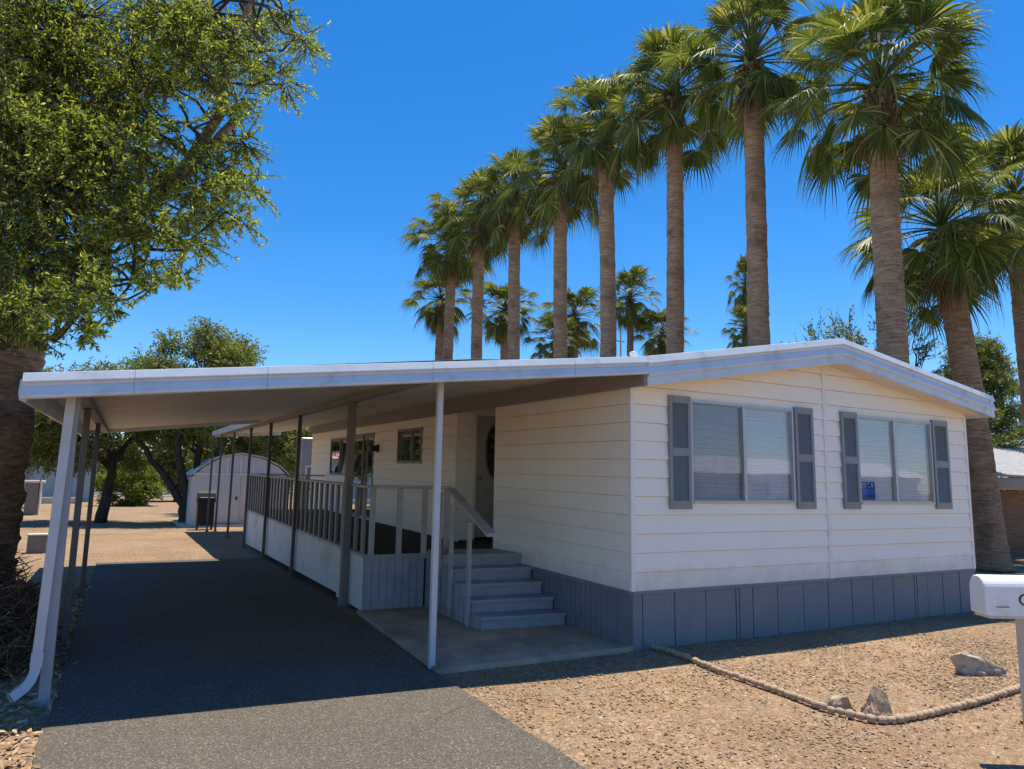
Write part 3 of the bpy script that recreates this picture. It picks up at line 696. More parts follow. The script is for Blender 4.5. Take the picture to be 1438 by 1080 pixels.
post(-2.16, 0.10, 0.055, ce(-2.16), M['post_white'])
post(-5.10, 0.41, 0.075, ce(-5.1) - 0.075, M['post_grey'])
post(-5.10, 2.48, 0.06, ce(-5.1) - 0.075, M['post_dark'])
post(-5.10, 5.75, 0.06, ce(-5.1) - 0.075, M['post_dark'])
post(-1.985, 3.70, 0.10, ce(-1.94) - 0.085, M['post_brown'])
for y in (7.1, 10.05, 12.85, 16.0): post(-1.985, y, 0.06, ce(-1.94) - 0.085, M['post_dark'])
post(-1.985, 19.1, 0.06, ce(-1.94) - 0.085, M['post_dark']); post(-2.245, 19.0, 0.055, ce(-2.22) - 0.062, M['post_dark'])
# downspout with elbow at the front left corner
mb = MB()
def rect_tube(mb, pts, w, d):
    vs = []; fs = []
    for i, p in enumerate(pts):
        p = Vector(p); t = (Vector(pts[min(i + 1, len(pts) - 1)]) - Vector(pts[max(i - 1, 0)])).normalized()
        a = Vector((0.12, -1, 0)).normalized(); a = (a - t * a.dot(t)).normalized(); b_ = t.cross(a)
        for sa, sb in ((-1, -1), (1, -1), (1, 1), (-1, 1)): vs.append(p + a * (d / 2 * sa) + b_ * (w / 2 * sb))
    for i in range(len(pts) - 1):
        for k in range(4): fs.append((i * 4 + k, i * 4 + (k + 1) % 4, i * 4 + 4 + (k + 1) % 4, i * 4 + 4 + k))
    mb.add(vs, fs)
rect_tube(mb, [(-5.115, 0.29, 2.36), (-5.165, 0.30, 0.34)], 0.062, 0.05)
rect_tube(mb, [(-5.163, 0.30, 0.38), (-5.166, 0.30, 0.27)], 0.074, 0.06)
rect_tube(mb, [(-5.166, 0.30, 0.30), (-5.170, 0.29, 0.24), (-5.188, 0.27, 0.185), (-5.22, 0.24, 0.145), (-5.29, 0.18, 0.10)], 0.062, 0.05)
mb.build('downspout', M['post_white'], cp)

# ------------------------------------------------------------------ porch deck
dk = thing('porch_deck', 'grey raised porch deck with balustrade, white side panels and front steps', 'deck', (-1.0, 6, 0))
DT = 0.655; DXL = -1.92; DY0 = 3.04; DY1 = 13.05
def dy(x): return DY0 - 0.05 * (x - DXL)
mb = MB(sh); mb.box(DXL + 0.03, -0.03, DY0 + 0.02, DY1, DT - 0.05, DT); mb.build('deck_floor', M['carpet'], dk)
mb = MB()
y = DY0 + 0.01
ks = []
while y < DY1:
    yb = min(y + 1.22, DY1)
    g = y
    mb.box(DXL - 0.005, DXL + 0.012, y + 0.008, yb - 0.008, 0.085 if y > 3.5 else 0.03, DT - 0.035 + K * (y + yb) / 2)
    while g < yb - 0.05:
        mb.box(DXL - 0.012, DXL - 0.005, g + 0.010, min(g + 0.10, yb - 0.008), 0.09 if y > 3.5 else 0.035, DT - 0.04 + K * (y + yb) / 2); g += 0.102
    y = yb
mb.build('side_panel', M['deck_white'], dk)
mb = MB(sh); mb.box(DXL - 0.03, DXL + 0.05, DY0, DY1, DT - 0.03, DT + 0.008, 0.004); mb.build('edge_board', M['rail'], dk)
mb = MB()
x = DXL
mb.box(DXL, -1.10, DY0 + 0.0, DY0 + 0.02, 0.0, DT + 0.03)
while x < -1.11:
    mb.box(x + 0.004, min(x + 0.0985, -1.10), DY0 - 0.012, DY0, 0.03, DT + 0.02); x += 0.1025
mb.box(DXL - 0.015, -1.08, DY0 - 0.028, DY0 + 0.005, DT + 0.02, DT + 0.065, 0.004)
mb.build('front_panel', M['step'], dk)
# balustrade
RT = 1.545
mb = MB(sh); mb.box(DXL - 0.05, DXL + 0.06, DY0 - 0.04, DY1, RT - 0.038, RT, 0.006); mb.build('top_rail', M['rail'], dk)
mb = MB(sh); mb.box(DXL + 0.062, -0.72, DY0 - 0.05, DY0 + 0.05, RT - 0.038, RT, 0.006); mb.build('top_rail', M['rail'], dk)
mb = MB(sh); mb.box(DXL + 0.061, -0.05, DY1 - 0.06, DY1, RT - 0.038, RT, 0.006); mb.build('top_rail', M['rail'], dk)
y = DY0 + 0.10
while y < DY1:
    mb = MB(sh); mb.box(DXL - 0.018, DXL + 0.020, y - 0.045, y + 0.045, DT - 0.02, RT - 0.038, 0.004); mb.build('baluster', M['rail_shaded'], dk); y += 0.335
for x in (-1.84, -1.47, -1.12, -0.80):
    mb = MB(sh); mb.box(x - 0.036, x + 0.036, DY0 - 0.026, DY0 + 0.012, DT - 0.06 if x < -1.0 else 0.02, RT - 0.038, 0.004); mb.build('baluster', M['rail'], dk)
for x in (-1.5, -1.0, -0.5):
    mb = MB(sh); mb.box(x - 0.036, x + 0.036, DY1 - 0.05, DY1 - 0.01, DT, RT - 0.038); mb.build('baluster', M['rail'], dk)
# steps
SX0, SX1 = -1.08, -0.035
nose = [1.20, 1.47, 1.74, 2.01, 2.30]
RISE = 0.1445
for i, yn in enumerate(nose):
    z = RISE * (i + 1) + 0.03
    sk = lambda x: 0.10 * (SX1 - x)
    yb = DY0 if i == 4 else nose[i + 1] + 0.03
    def skbox(mb, x0, x1, y0, y1, z0, z1):
        mb.add([(x0, y0 + sk(x0), z0), (x1, y0 + sk(x1), z0), (x1, y1 + sk(x1), z0), (x0, y1 + sk(x0), z0), (x0, y0 + sk(x0), z1), (x1, y0 + sk(x1), z1), (x1, y1 + sk(x1), z1), (x0, y1 + sk(x0), z1)],
               [(3, 2, 1, 0), (4, 5, 6, 7), (0, 1, 5, 4), (1, 2, 6, 5), (2, 3, 7, 6), (3, 0, 4, 7)])
    mb = MB(); skbox(mb, SX0 + 0.01, SX1, yn + 0.03, yn + 0.05, z - RISE, z - 0.035); skbox(mb, SX0 - 0.012, SX1, yn, yb + 0.02, z - 0.035, z)
    mb.build('step', M['step'], dk)
mb = MB()
sk0 = 0.105
for i, yn in enumerate(nose):
    yb = DY0 - 0.01 if i == 4 else nose[i + 1]
    mb.box(SX0 - 0.006, SX0 + 0.01, yn + 0.05 + sk0, yb + 0.05 + sk0 if i < 4 else yb - 0.02, 0.03, RISE * (i + 1) - 0.006)
    for k in range(2): mb.box(SX0 - 0.014, SX0 - 0.006, yn + 0.06 + sk0 + 0.13 * k, yn + 0.175 + sk0 + 0.13 * k, 0.035, RISE * (i + 1) - 0.01)
mb.build('stair_side', M['step'], dk)
# sloping handrail with three uprights
mb = MB()
hr = [(-1.02, 2.98, 1.63), (-1.02, 2.62, 1.59), (-1.02, 1.28, 1.085)]
hr = [(-0.86, 3.0, 1.600), (-0.97, 2.50, 1.565), (-1.03, 1.20, 1.080)]
def plank(mb, pts, w, t):
    vs = []; fs = []
    for x, y, z in pts:
        for sx, sz in ((-1, -1), (1, -1), (1, 1), (-1, 1)): vs.append((x + sx * w / 2, y, z + sz * t / 2))
    for i in range(len(pts) - 1):
        for k in range(4): fs.append((i * 4 + k, i * 4 + (k + 1) % 4, i * 4 + 4 + (k + 1) % 4, i * 4 + 4 + k))
    fs.append((0, 1, 2, 3)); n = len(vs); fs.append((n - 1, n - 2, n - 3, n - 4)); mb.add(vs, fs)
plank(mb, hr[1:], 0.115, 0.04); mb.build('handrail', M['rail'], dk)
for y, zb in ((1.60, 0.03), (2.12, 0.05), (2.50, 0.06)):
    zt = 1.08 + (1.565 - 1.08) * (y - 1.20) / 1.30 - 0.03
    mb = MB(); mb.box(SX0 - 0.055, SX0 - 0.016, y - 0.035, y + 0.035, zb, zt, 0.004); mb.build('stair_baluster', M['rail'], dk)

# ------------------------------------------------------------------ mailbox
mbx = thing('mailbox', 'white dome-topped mailbox with a black letter C on a pale post', 'mailbox', (0.55, -3.45, 0))
ax = Vector((0.86, -0.50, 0)).normalized(); pr_ = Vector((-ax.y, ax.x, 0)); o0 = Vector((0.235, -3.32, 0))
def mpt(u, w, z): p = o0 + ax * u + pr_ * w; return (p.x, p.y, z)
hw = 0.085; zb0, zs = 0.875, 1.035
ML = 0.50
sec = [(-hw, zb0), (hw, zb0)] + [(hw * math.cos(a), zs + hw * math.sin(a)) for a in np.linspace(0, math.pi, 15)]
mb = MB(); vs = []; fs = []
stations = [(0.0, 0.93), (0.006, 0.985), (0.016, 1.0), (ML - 0.01, 1.0), (ML, 0.98)]
zc = (zb0 + zs + hw) / 2
for u, k in stations:
    for w, z in sec: vs.append(mpt(u, w * k, zc + (z - zc) * k))
n = len(sec)
for i in range(len(stations) - 1):
    for k in range(n): fs.append((i * n + k, i * n + (k + 1) % n, (i + 1) * n + (k + 1) % n, (i + 1) * n + k))
fs.append(tuple(range(n))); fs.append(tuple((len(stations) - 1) * n + k for k in range(n)))
mb.add(vs, fs); body = mb.build('box_body', M['white_enamel'], mbx)
mb = MB()
def mbox(mb, u0, u1, w0, w1, z0, z1):
    mb.add([mpt(u0, w0, z0), mpt(u1, w0, z0), mpt(u1, w1, z0), mpt(u0, w1, z0), mpt(u0, w0, z1), mpt(u1, w0, z1), mpt(u1, w1, z1), mpt(u0, w1, z1)], [(3, 2, 1, 0), (4, 5, 6, 7), (0, 1, 5, 4), (1, 2, 6, 5), (2, 3, 7, 6), (3, 0, 4, 7)])
mbox(mb, 0.262, 0.36, -0.052, 0.052, -0.1, zb0 - 0.02); mb.build('mailbox_post', M['mail_post'], mbx)
mb = MB(); mbox(mb, 0.02, ML - 0.02, -0.075, 0.075, zb0 - 0.02, zb0 - 0.001); mb.build('mailbox_shelf', M['mail_post'], mbx)
mb = MB(); mbox(mb, 0.065, 0.145, -hw - 0.004, -hw - 0.0005, 0.925, 0.932); mb.build('emboss_slot', M['alu_dark'], body)
cu = bpy.data.curves.new('letter', 'FONT'); cu.body = 'C'; cu.size = 0.105; cu.extrude = 0.0015
tmp = bpy.data.objects.new('letter', cu); COL.objects.link(tmp)
bpy.context.view_layer.update()
lm = bpy.data.meshes.new_from_object(tmp.evaluated_get(bpy.context.evaluated_depsgraph_get())); bpy.data.objects.remove(tmp)
lo = bpy.data.objects.new('lettering', lm); COL.objects.link(lo); lm.materials.append(M['black']); lo.parent = body
RT_ = Matrix(((ax.x, 0, -pr_.x), (ax.y, 0, -pr_.y), (0, 1, 0)))
p = Vector(mpt(0.203, -hw - 0.002, 0.94)) - Vector(mbx.location)
lo.matrix_local = Matrix.Translation(p) @ RT_.to_4x4()

# ------------------------------------------------------------------ rocks and edging
import bmesh
def rock(name, pts, label, mat, loc, rough=0.012, sub=2):
    bm = bmesh.new()
    for p in pts: bm.verts.new(p)
    r = bmesh.ops.convex_hull(bm, input=bm.verts)
    bmesh.ops.delete(bm, geom=[g for g in r['geom_interior'] if isinstance(g, bmesh.types.BMVert)], context='VERTS')
    bmesh.ops.triangulate(bm, faces=bm.faces)
    bmesh.ops.bevel(bm, geom=list(bm.edges), offset=0.006, segments=1, affect='EDGES')
    bmesh.ops.triangulate(bm, faces=bm.faces)
    bmesh.ops.subdivide_edges(bm, edges=bm.edges, cuts=sub, use_grid_fill=True)
    for v in bm.verts: v.co += v.co.normalized() * (rough * mnoise.fractal(v.co * 16, 0.8, 2.0, 4))
    me = bpy.data.meshes.new(name); bm.to_mesh(me); bm.free(); me.materials.append(mat)
    ob = bpy.data.objects.new(name, me); COL.objects.link(ob); ob.location = loc
    return tag(ob, label, 'rock')
rock('rock', [(-.12, -.06, -.02), (.11, -.08, -.02), (.13, .07, -.02), (-.09, .10, -.02), (-.02, .0, .235), (.10, -.03, .15), (.12, .03, .12), (-.10, 0, .06)], 'upright pyramid-shaped brown rock inside the edging corner', M['rock_brown'], (0.43, -2.42, -0.035), 0.018, 3)
rock('rock', [(-.12, -.05, -.02), (.10, -.07, -.02), (.13, .05, -.02), (-.10, .08, -.02), (-.11, -.02, .08), (.02, -.06, .095), (.11, 0, .06), (-.03, .06, .09)], 'low flat tan rock beside the pyramid-shaped rock', M['rock_brown'], (0.285, -2.20, -0.012), 0.012, 3)
rock('rock', [(-.20, .10, -.02), (-.16, -.02, -.02), (.16, -.16, -.02), (.22, -.12, -.02), (.10, .05, -.02), (-.24, .12, .15), (-.20, .02, .20), (-.08, .08, .21), (.08, -.02, .13), (.20, -.15, .05), (-.05, -.06, .12)], 'pale grey pitted rock lying alone on the gravel', M['rock_white'], (2.42, -2.06, -0.03), 0.035, 4)
ep = [(0.22, 0.02), (0.245, -0.2), (0.25, -0.44), (0.17, -1.03), (0.145, -1.79), (0.10, -2.20), (0.12, -2.40), (0.20, -2.58), (0.36, -2.64), (0.68, -2.645), (1.35, -2.63), (2.19, -2.55), (3.6, -2.42), (5.5, -2.2)]
mb = MB(); acc = 0; step_ = 0.072
pts = [Vector((a, c, 0)) for a, c in ep]
s_ = 0.0; i = 0; pos = []
for a, c in zip(pts, pts[1:]):
    L_ = (c - a).length; d_ = (c - a).normalized()
    while s_ < L_: pos.append((a + d_ * s_, d_)); s_ += step_
    s_ -= L_
for p, d_ in pos:
    r = 0.027 * random.uniform(0.85, 1.12); h = 0.036 * random.uniform(0.8, 1.15)
    cz_ = random.uniform(0.0, 0.008)
    tub = [(p + d_ * (step_ * t) + Vector((0, 0, h * 0.4 + cz_))) for t in (-0.47, -0.36, 0.0, 0.36, 0.47)]
    mb.tube(tub, [r * 0.55, r * 0.9, r * 1.05, r * 0.9, r * 0.55], 8)
tag(mb.build('garden_edging', M['edging'], None, True), 'low tan rope-pattern concrete edging running across the gravel yard', 'garden edging')

# ------------------------------------------------------------------ trees
def jit(v, s): return Vector((v[0] + random.gauss(0, s), v[1] + random.gauss(0, s), v[2] + random.gauss(0, s)))
def limb_path(a, b_, n=6, wob=0.12):
    a = Vector(a); b_ = Vector(b_); L_ = (b_ - a).length; r = []
    for i in range(n + 1):
        t = i / n; p = a.lerp(b_, t)
        if 0 < i < n: p = jit(p, wob * L_ * 0.12)
        r.append(p)
    return r
def leafy_clump(store, tw, c, rad, ntwig, nleaf, L, droop=0.3, flat=0.8):
    """twigs from near the clump centre outward, leaves along each"""
    c = np.array(c)
    for _ in range(ntwig):
        d = RNG.normal(0, 1, 3); d /= np.linalg.norm(d)
        s0 = c + d * rad * RNG.uniform(0.0, 0.45)
        ln = rad * RNG.uniform(0.45, 0.95)
        d2 = d + RNG.normal(0, 0.35, 3); d2[2] -= droop; d2 /= np.linalg.norm(d2)
        d2[2] *= flat
        t = np.linspace(0.1, 1, nleaf)[:, None]
        pts = s0 + d2 * ln * t; pts[:, 2] -= droop * 0.35 * ln * (t[:, 0] ** 2)
        ld = d2[None] * 0.55 + RNG.normal(0, 0.75, (nleaf, 3)); ld[:, 2] -= 0.25
        store.append((pts, ld, RNG.uniform(0.7, 1.25, nleaf) * L))
        if tw is not None: tw.tube([s0, s0 + d2 * ln * 0.5 - np.array([0, 0, droop * .08 * ln]), s0 + d2 * ln - np.array([0, 0, droop * .35 * ln])], [0.009, 0.006, 0.002], 3, False)
def finish_crown(name, store, wr, mat, parent):
    c = np.concatenate([s[0] for s in store]); d = np.concatenate([s[1] for s in store]); L_ = np.concatenate([s[2] for s in store])
    return leaf_quads(name, c, d, L_, wr, mat, parent)
# camera maths (real camera of this scene), used to spread the crown over the height range it needs
CAM = np.array([-4.713812309, -6.099741954, 1.6469253])
CR = np.array([0.8802581872979258, -0.47416621852547763, 0.017661282632320974]); CU = np.array([-0.0811098464070336, -0.11369306959048385, 0.9901995146145655]); CF = np.array([0.4675111939951782, 0.8730637337195621, 0.13853880450206166])
def onplane_y(px, py, y):
    d = CF * 1003.4961 + CR * (px - 719) - CU * (py - 540); return CAM + d * ((y - CAM[1]) / d[1])

# big shade tree at the left
bt = thing('shade_tree', 'big leafy shade tree with thick brown trunk beside the carport front corner', 'tree', (-6.05, 3.4, 0))
mb = MB()
def rough_trunk(mb, pts, rads, n=24, step=0.04, amp=0.035):
    pts = [Vector(p) for p in pts]; P = []; Rr = []
    for i in range(len(pts) - 1):
        m = max(1, int((pts[i + 1] - pts[i]).length / step))
        for k in range(m):
            t = k / m; P.append(pts[i].lerp(pts[i + 1], t)); Rr.append(rads[i] + (rads[i + 1] - rads[i]) * t)
    P.append(pts[-1]); Rr.append(rads[-1])
    st = len(mb.v); mb.tube(P, Rr, n)
    for j in range(len(P)):
        row = 1 + random.uniform(-0.035, 0.035)
        for k in range(n):
            v = Vector(mb.v[st + j * n + k]); c = P[j]
            f = row + amp * 2 * mnoise.noise(Vector((v.x * 5, v.y * 5, v.z * 9))) + amp * mnoise.noise(Vector((v.x * 14, v.y * 14, v.z * 22)))
            mb.v[st + j * n + k] = tuple(c + (v - c) * f)
rough_trunk(mb, [(-6.15, 3.4, -0.1), (-6.12, 3.4, 0.5), (-6.06, 3.4, 1.6), (-6.05, 3.4, 2.5), (-6.06, 3.35, 3.2)], [0.62, 0.46, 0.40, 0.42, 0.46])
rough_trunk(mb, [(-6.05, 3.4, 2.9), (-5.6, 3.2, 3.7), (-4.95, 2.9, 4.55), (-4.35, 2.7, 5.2), (-3.9, 2.6, 5.9)], [0.26, 0.15, 0.10, 0.07, 0.045], 14)
rough_trunk(mb, [(-6.1, 3.4, 3.0), (-6.4, 3.5, 4.4), (-6.7, 3.6, 6.2), (-6.8, 3.6, 8.0)], [0.34, 0.24, 0.16, 0.06], 14)
rough_trunk(mb, [(-6.1, 3.4, 3.0), (-6.9, 4.4, 4.2), (-7.8, 5.3, 5.6)], [0.26, 0.17, 0.08], 12)
rough_trunk(mb, [(-4.5, 2.8, 5.0), (-4.05, 2.7, 6.0), (-4.0, 2.6, 6.9), (-3.7, 2.6, 7.8)], [0.07, 0.055, 0.04, 0.02], 10)
mb.build('trunk', M['bark'], bt, True)
# clumps: (image x, image y, y-depth, radius)
CL = []
for px, py, r in [(425, 60, .42), (395, 110, .40), (360, 30, .55), (300, 60, .6), (330, 150, .35), (240, 40, .7), (180, 90, .7), (120, 40, .8), (50, 60, .8), (290, 115, .4),
                  (345, 195, .42), (340, 260, .42), (300, 300, .45), (320, 235, .4), (270, 270, .45), (265, 335, .40), (215, 320, .45), (215, 395, .26), (200, 370, .28), (250, 380, .22), (335, 305, .28), (215, 240, .40),
                  (170, 170, .65), (120, 150, .7), (60, 170, .8), (150, 240, .6), (90, 260, .7), (40, 270, .75), (160, 310, .40), (110, 340, .55), (40, 360, .65), (120, 400, .38), (70, 420, .45), (25, 430, .45), (110, 440, .26), (60, 470, .22), (195, 130, .5), (15, 120, .7), (350, 90, .45), (230, 110, .45), (130, 465, .16), (150, 425, .2), (20, 20, .8), (200, 15, .7), (280, 20, .6), (400, 25, .35), (70, 110, .7), (130, 200, .6), (180, 270, .4), (20, 200, .7), (20, 320, .6)]:
    for rep in range(2):
        dep = 3.9 - 2.5 * min(1, max(0, py) / 430) ** 0.8 + random.uniform(-0.55, 0.75)
        p = onplane_y(px + random.uniform(-10, 10), py + random.uniform(-10, 10), dep)
        CL.append((p, r * (0.85 if rep else 1.0)))
for px, py, d_, r_ in [(285, 90, 2.0, .45), (260, 60, 2.0, .5), (255, 190, 1.8, .35), (310, 150, 1.9, .35), (190, 210, 1.6, .45), (300, 40, 2.2, .5), (240, 20, 2.2, .5), (330, 60, 2.2, .45), (160, 370, 1.7, .35), (250, 240, 1.7, .35), (200, 300, 1.6, .38), (290, 200, 1.9, .3)]:
    CL.append((onplane_y(px, py, d_), r_))
for k in range(8):                                   # the rest of the crown, above and beside the frame
    a = random.uniform(0, 6.283); rr = 3.2 * math.sqrt(random.random())
    p = np.array((-6.9 + rr * math.cos(a), 3.6 + rr * 0.8 * math.sin(a), random.uniform(4.2, 8.0)))
    if p[1] < 0.9: p[1] = 0.9 + random.random()
    CL.append((p, random.uniform(0.6, 0.9)))
st = []; tw = MB()
for p, r in CL:
    k = r / 0.6
    leafy_clump(st, tw, p, r, max(10, int(64 * k ** 2.0)), 25, 0.058, 0.30)
lim = []
for a, c in (((-6.05, 3.4, 2.9), (-5.6, 3.2, 3.7)), ((-5.6, 3.2, 3.7), (-4.95, 2.9, 4.55)), ((-4.95, 2.9, 4.55), (-4.35, 2.7, 5.2)), ((-4.35, 2.7, 5.2), (-3.9, 2.6, 5.9)), ((-4.5, 2.8, 5.0), (-4.05, 2.7, 6.0)), ((-4.05, 2.7, 6.0), (-4.0, 2.6, 6.9)), ((-4.0, 2.6, 6.9), (-3.7, 2.6, 7.8)),
             ((-6.1, 3.4, 3.0), (-6.4, 3.5, 4.4)), ((-6.4, 3.5, 4.4), (-6.7, 3.6, 6.2)), ((-6.7, 3.6, 6.2), (-6.8, 3.6, 8.0)), ((-6.9, 4.4, 4.2), (-7.8, 5.3, 5.6))):
    lim += [Vector(a).lerp(Vector(c), t) for t in (0.15, 0.4, 0.65, 0.9)]
for p, r in CL:
    p = Vector(p); q = min(lim, key=lambda v: (v - p).length * random.uniform(0.8, 1.3) + (0.5 if v.z > p.z else 0))
    pa = limb_path(q, p, 5, 0.5); n_ = len(pa); L_ = (p - q).length
    tw.tube(pa, [max(0.006, 0.010 + 0.009 * L_) * (1 - i / (n_ - 1)) + 0.007 for i in range(n_)], 5, False)
tw.build('branch', M['bark_dark'], bt)
finish_crown('crown', st, 0.29, M['leaf_tree'], bt)

# tangle of dry brush heaped against the trunk
V_ = []; F_ = []
mb = MB()
for k in range(5200):
    a = random.uniform(0, 6.283); rr = random.uniform(0.0, 1.0) ** 0.6
    x = -6.05 + 0.95 * rr * math.cos(a); y = 2.5 + 1.6 * rr * math.sin(a); zt = 1.15 * (1 - rr ** 1.6) * random.uniform(0.15, 1.05)
    if x > -5.30: continue
    d_ = Vector((random.gauss(0, 1), random.gauss(0, 1), random.gauss(0, 0.55))).normalized() * random.uniform(0.05, 0.22)
    p = Vector((x, y, max(zt, 0.02)))
    mb.tube([p - d_, jit(p, 0.035), p + d_], [0.003, 0.006, 0.002], 3, False)
c_ = RNG.uniform(-1, 1, (5200, 3)); rr = np.linalg.norm(c_[:, :2], axis=1); c_ = c_[rr < 1]; rr = rr[rr < 1]
c_[:, 0] = -6.1 + c_[:, 0] * 0.85; c_[:, 1] = 2.5 + c_[:, 1] * 1.6; c_[:, 2] = 1.05 * (1 - rr ** 1.6) * RNG.uniform(0.2, 1, len(rr)) + 0.02
br = thing('brush_pile', 'heap of dry brown twigs and leaves against the shade tree trunk', 'brush pile', (-6.2, 2.6, 0))
mb.build('twigs', M['brush'], br)
leaf_quads('dead_leaves', c_, RNG.normal(0, 1, c_.shape), RNG.uniform(0.05, 0.12, len(c_)), 0.35, M['brush'], br)

def small_tree(name, label, base, trunks, clumps, lm, L, ntw, nlf, wr=0.34, bark='bark_dark', droop=0.25, group=None, cat='tree'):
    t = thing(name, label, cat, base, group)
    mb = MB()
    for pts, rads in trunks:
        P = []; Rr = []
        for i in range(len(pts) - 1):
            a, c = Vector(pts[i]), Vector(pts[i + 1])
            for k in range(4): P.append(jit(a.lerp(c, k / 4), 0.02 * (k > 0) * (a - c).length)); Rr.append(rads[i] + (rads[i + 1] - rads[i]) * k / 4)
        P.append(Vector(pts[-1])); Rr.append(rads[-1]); mb.tube(P, Rr, 9)
    mb.build('trunk', M[bark], t, True)
    ends = [Vector(p[-1]) for p, _ in trunks] + [Vector(p[-2]) for p, _ in trunks]
    st = []; tw = MB()
    for p, r in clumps:
        leafy_clump(st, None, p, r, int(ntw * 1.7), nlf, L, droop)
        q = min(ends, key=lambda v: (v - Vector(p)).length); pa = limb_path(q, p, 4, 0.6)
        tw.tube(pa, [0.05, 0.04, 0.03, 0.02, 0.01], 4, False)
    tw.build('branch', M[bark], t)
    finish_crown('crown', st, wr, M[lm], t)
    return t
def blob(cx, cy, cz, rx, ry, rz_, n, r0, r1, low=None):
    out = []
    while len(out) < n:
        d = np.random.default_rng(len(out) * 7 + int(abs(cx * 100)) + random.randint(0, 9999)).uniform(-1, 1, 3)
        if d @ d > 1 or d @ d < 0.15: continue
        p = (cx + d[0] * rx, cy + d[1] * ry, cz + d[2] * rz_)
        if low and p[2] < low: continue
        out.append((p, random.uniform(r0, r1)))
    return out
B = (-2.6, 23.2, 0)
small_tree('mesquite_tree', 'multi-trunk dark-stemmed tree with grey-green crown behind the carport', B,
           [([(-2.6, 23.2, -0.1), (-2.7, 23.2, 0.7), (-3.6, 23.5, 2.0), (-4.6, 24, 3.4)], [0.24, 0.16, 0.12, 0.06]), ([(-2.55, 23.2, -0.1), (-2.6, 23.2, 1.0), (-3.0, 22.8, 2.4), (-3.3, 22.5, 4.2)], [0.24, 0.17, 0.12, 0.06]),
            ([(-2.5, 23.2, -0.1), (-2.35, 23.3, 1.2), (-2.3, 23.6, 2.6), (-1.9, 24, 4.6)], [0.24, 0.16, 0.12, 0.06]), ([(-2.5, 23.3, 0), (-2.2, 23.4, 1.4), (-1.4, 23.2, 3.2)], [0.2, 0.12, 0.06])],
           blob(-2.3, 23.6, 5.5, 2.0, 2.2, 2.2, 34, 0.6, 0.95) + blob(-3.3, 23.0, 4.2, 2.2, 1.8, 1.2, 14, 0.5, 0.8, 3.0) + [((-1.0, 23.6, 6.4), .6), ((-0.9, 23.6, 5.6), .6)] + blob(-4.3, 24.0, 5.0, 1.3, 1.5, 1.3, 14, 0.6, 0.9), 'leaf_mesq', 0.15, 48, 13)
small_tree('mesquite_tree', 'single-trunk tree with low dark crown left of the multi-trunk tree', (-5.3, 24.8, 0),
           [([(-5.35, 24.8, -0.1), (-5.2, 24.8, 1.2), (-5.15, 24.8, 2.4), (-5.6, 24.8, 3.6)], [0.23, 0.17, 0.15, 0.08]), ([(-5.15, 24.8, 2.2), (-4.4, 25, 3.4)], [0.12, 0.06]), ([(-5.2, 24.8, 2.0), (-6.4, 24.6, 3.2)], [0.12, 0.06])],
           blob(-6.2, 24.8, 3.9, 2.6, 2.2, 2.2, 54, 0.6, 0.95, 1.8) + blob(-4.6, 24.5, 4.6, 1.5, 1.6, 1.3, 12, 0.5, 0.8), 'leaf_mesq', 0.15, 48, 13)
small_tree('hedge_bush', 'bright green bush far behind between the two trunks', (-4.4, 42, 0), [([(-4.3, 42, 0), (-4.3, 42, 0.8)], [0.12, 0.06])],
           blob(-4.3, 42, 1.3, 1.5, 1.2, 1.5, 24, 0.45, 0.7), 'leaf_bright', 0.22, 40, 12, cat='bush')
small_tree('background_tree', 'dense dark tree behind the white shed', (0.6, 31, 0), [([(0.6, 31, 0), (0.8, 31, 2), (1.0, 31, 3.2)], [0.2, 0.15, 0.08])],
           blob(0.6, 31, 4.0, 2.9, 2.0, 2.2, 36, 0.6, 1.0), 'leaf_mesq', 0.18, 46, 12)
small_tree('background_tree', 'leaning thin-trunked tree at the rear end of the home', (1.1, 24, 0), [([(1.15, 24, 0), (0.8, 24, 1.6), (0.3, 24, 3.0)], [0.14, 0.11, 0.06])],
           blob(0.6, 24.5, 3.7, 1.3, 1.3, 0.9, 14, 0.45, 0.7), 'leaf_mesq', 0.16, 44, 12)
small_tree('background_tree', 'olive green tree far left beyond the gravel lot', (-11.5, 40, 0), [([(-11.5, 40, 0), (-11.4, 40, 2.6)], [0.25, 0.15])],
           blob(-11.3, 40, 4.6, 3.4, 2.4, 2.2, 40, 0.7, 1.1), 'leaf_mesq', 0.22, 42, 12)
small_tree('background_tree', 'far green tree filling the gap beyond the carport', (-1.2, 52, 0), [([(-1.2, 52, 0), (-1.2, 52, 2.6)], [0.25, 0.15])],
           blob(-1.0, 52, 4.0, 5.0, 2.4, 3.4, 50, 0.8, 1.3), 'leaf_mesq', 0.28, 42, 12)

st = []
for k in range(90):
    leafy_clump(st, None, (-42 + 58 * k / 90 + random.uniform(-1, 1), 92 + random.uniform(-2, 2), random.uniform(0.6, 4.6)), random.uniform(1.4, 2.3), 60, 12, 0.5, 0.2)
struct(finish_crown('tree_line', st, 0.4, M['leaf_mesq'], None), 'stuff')
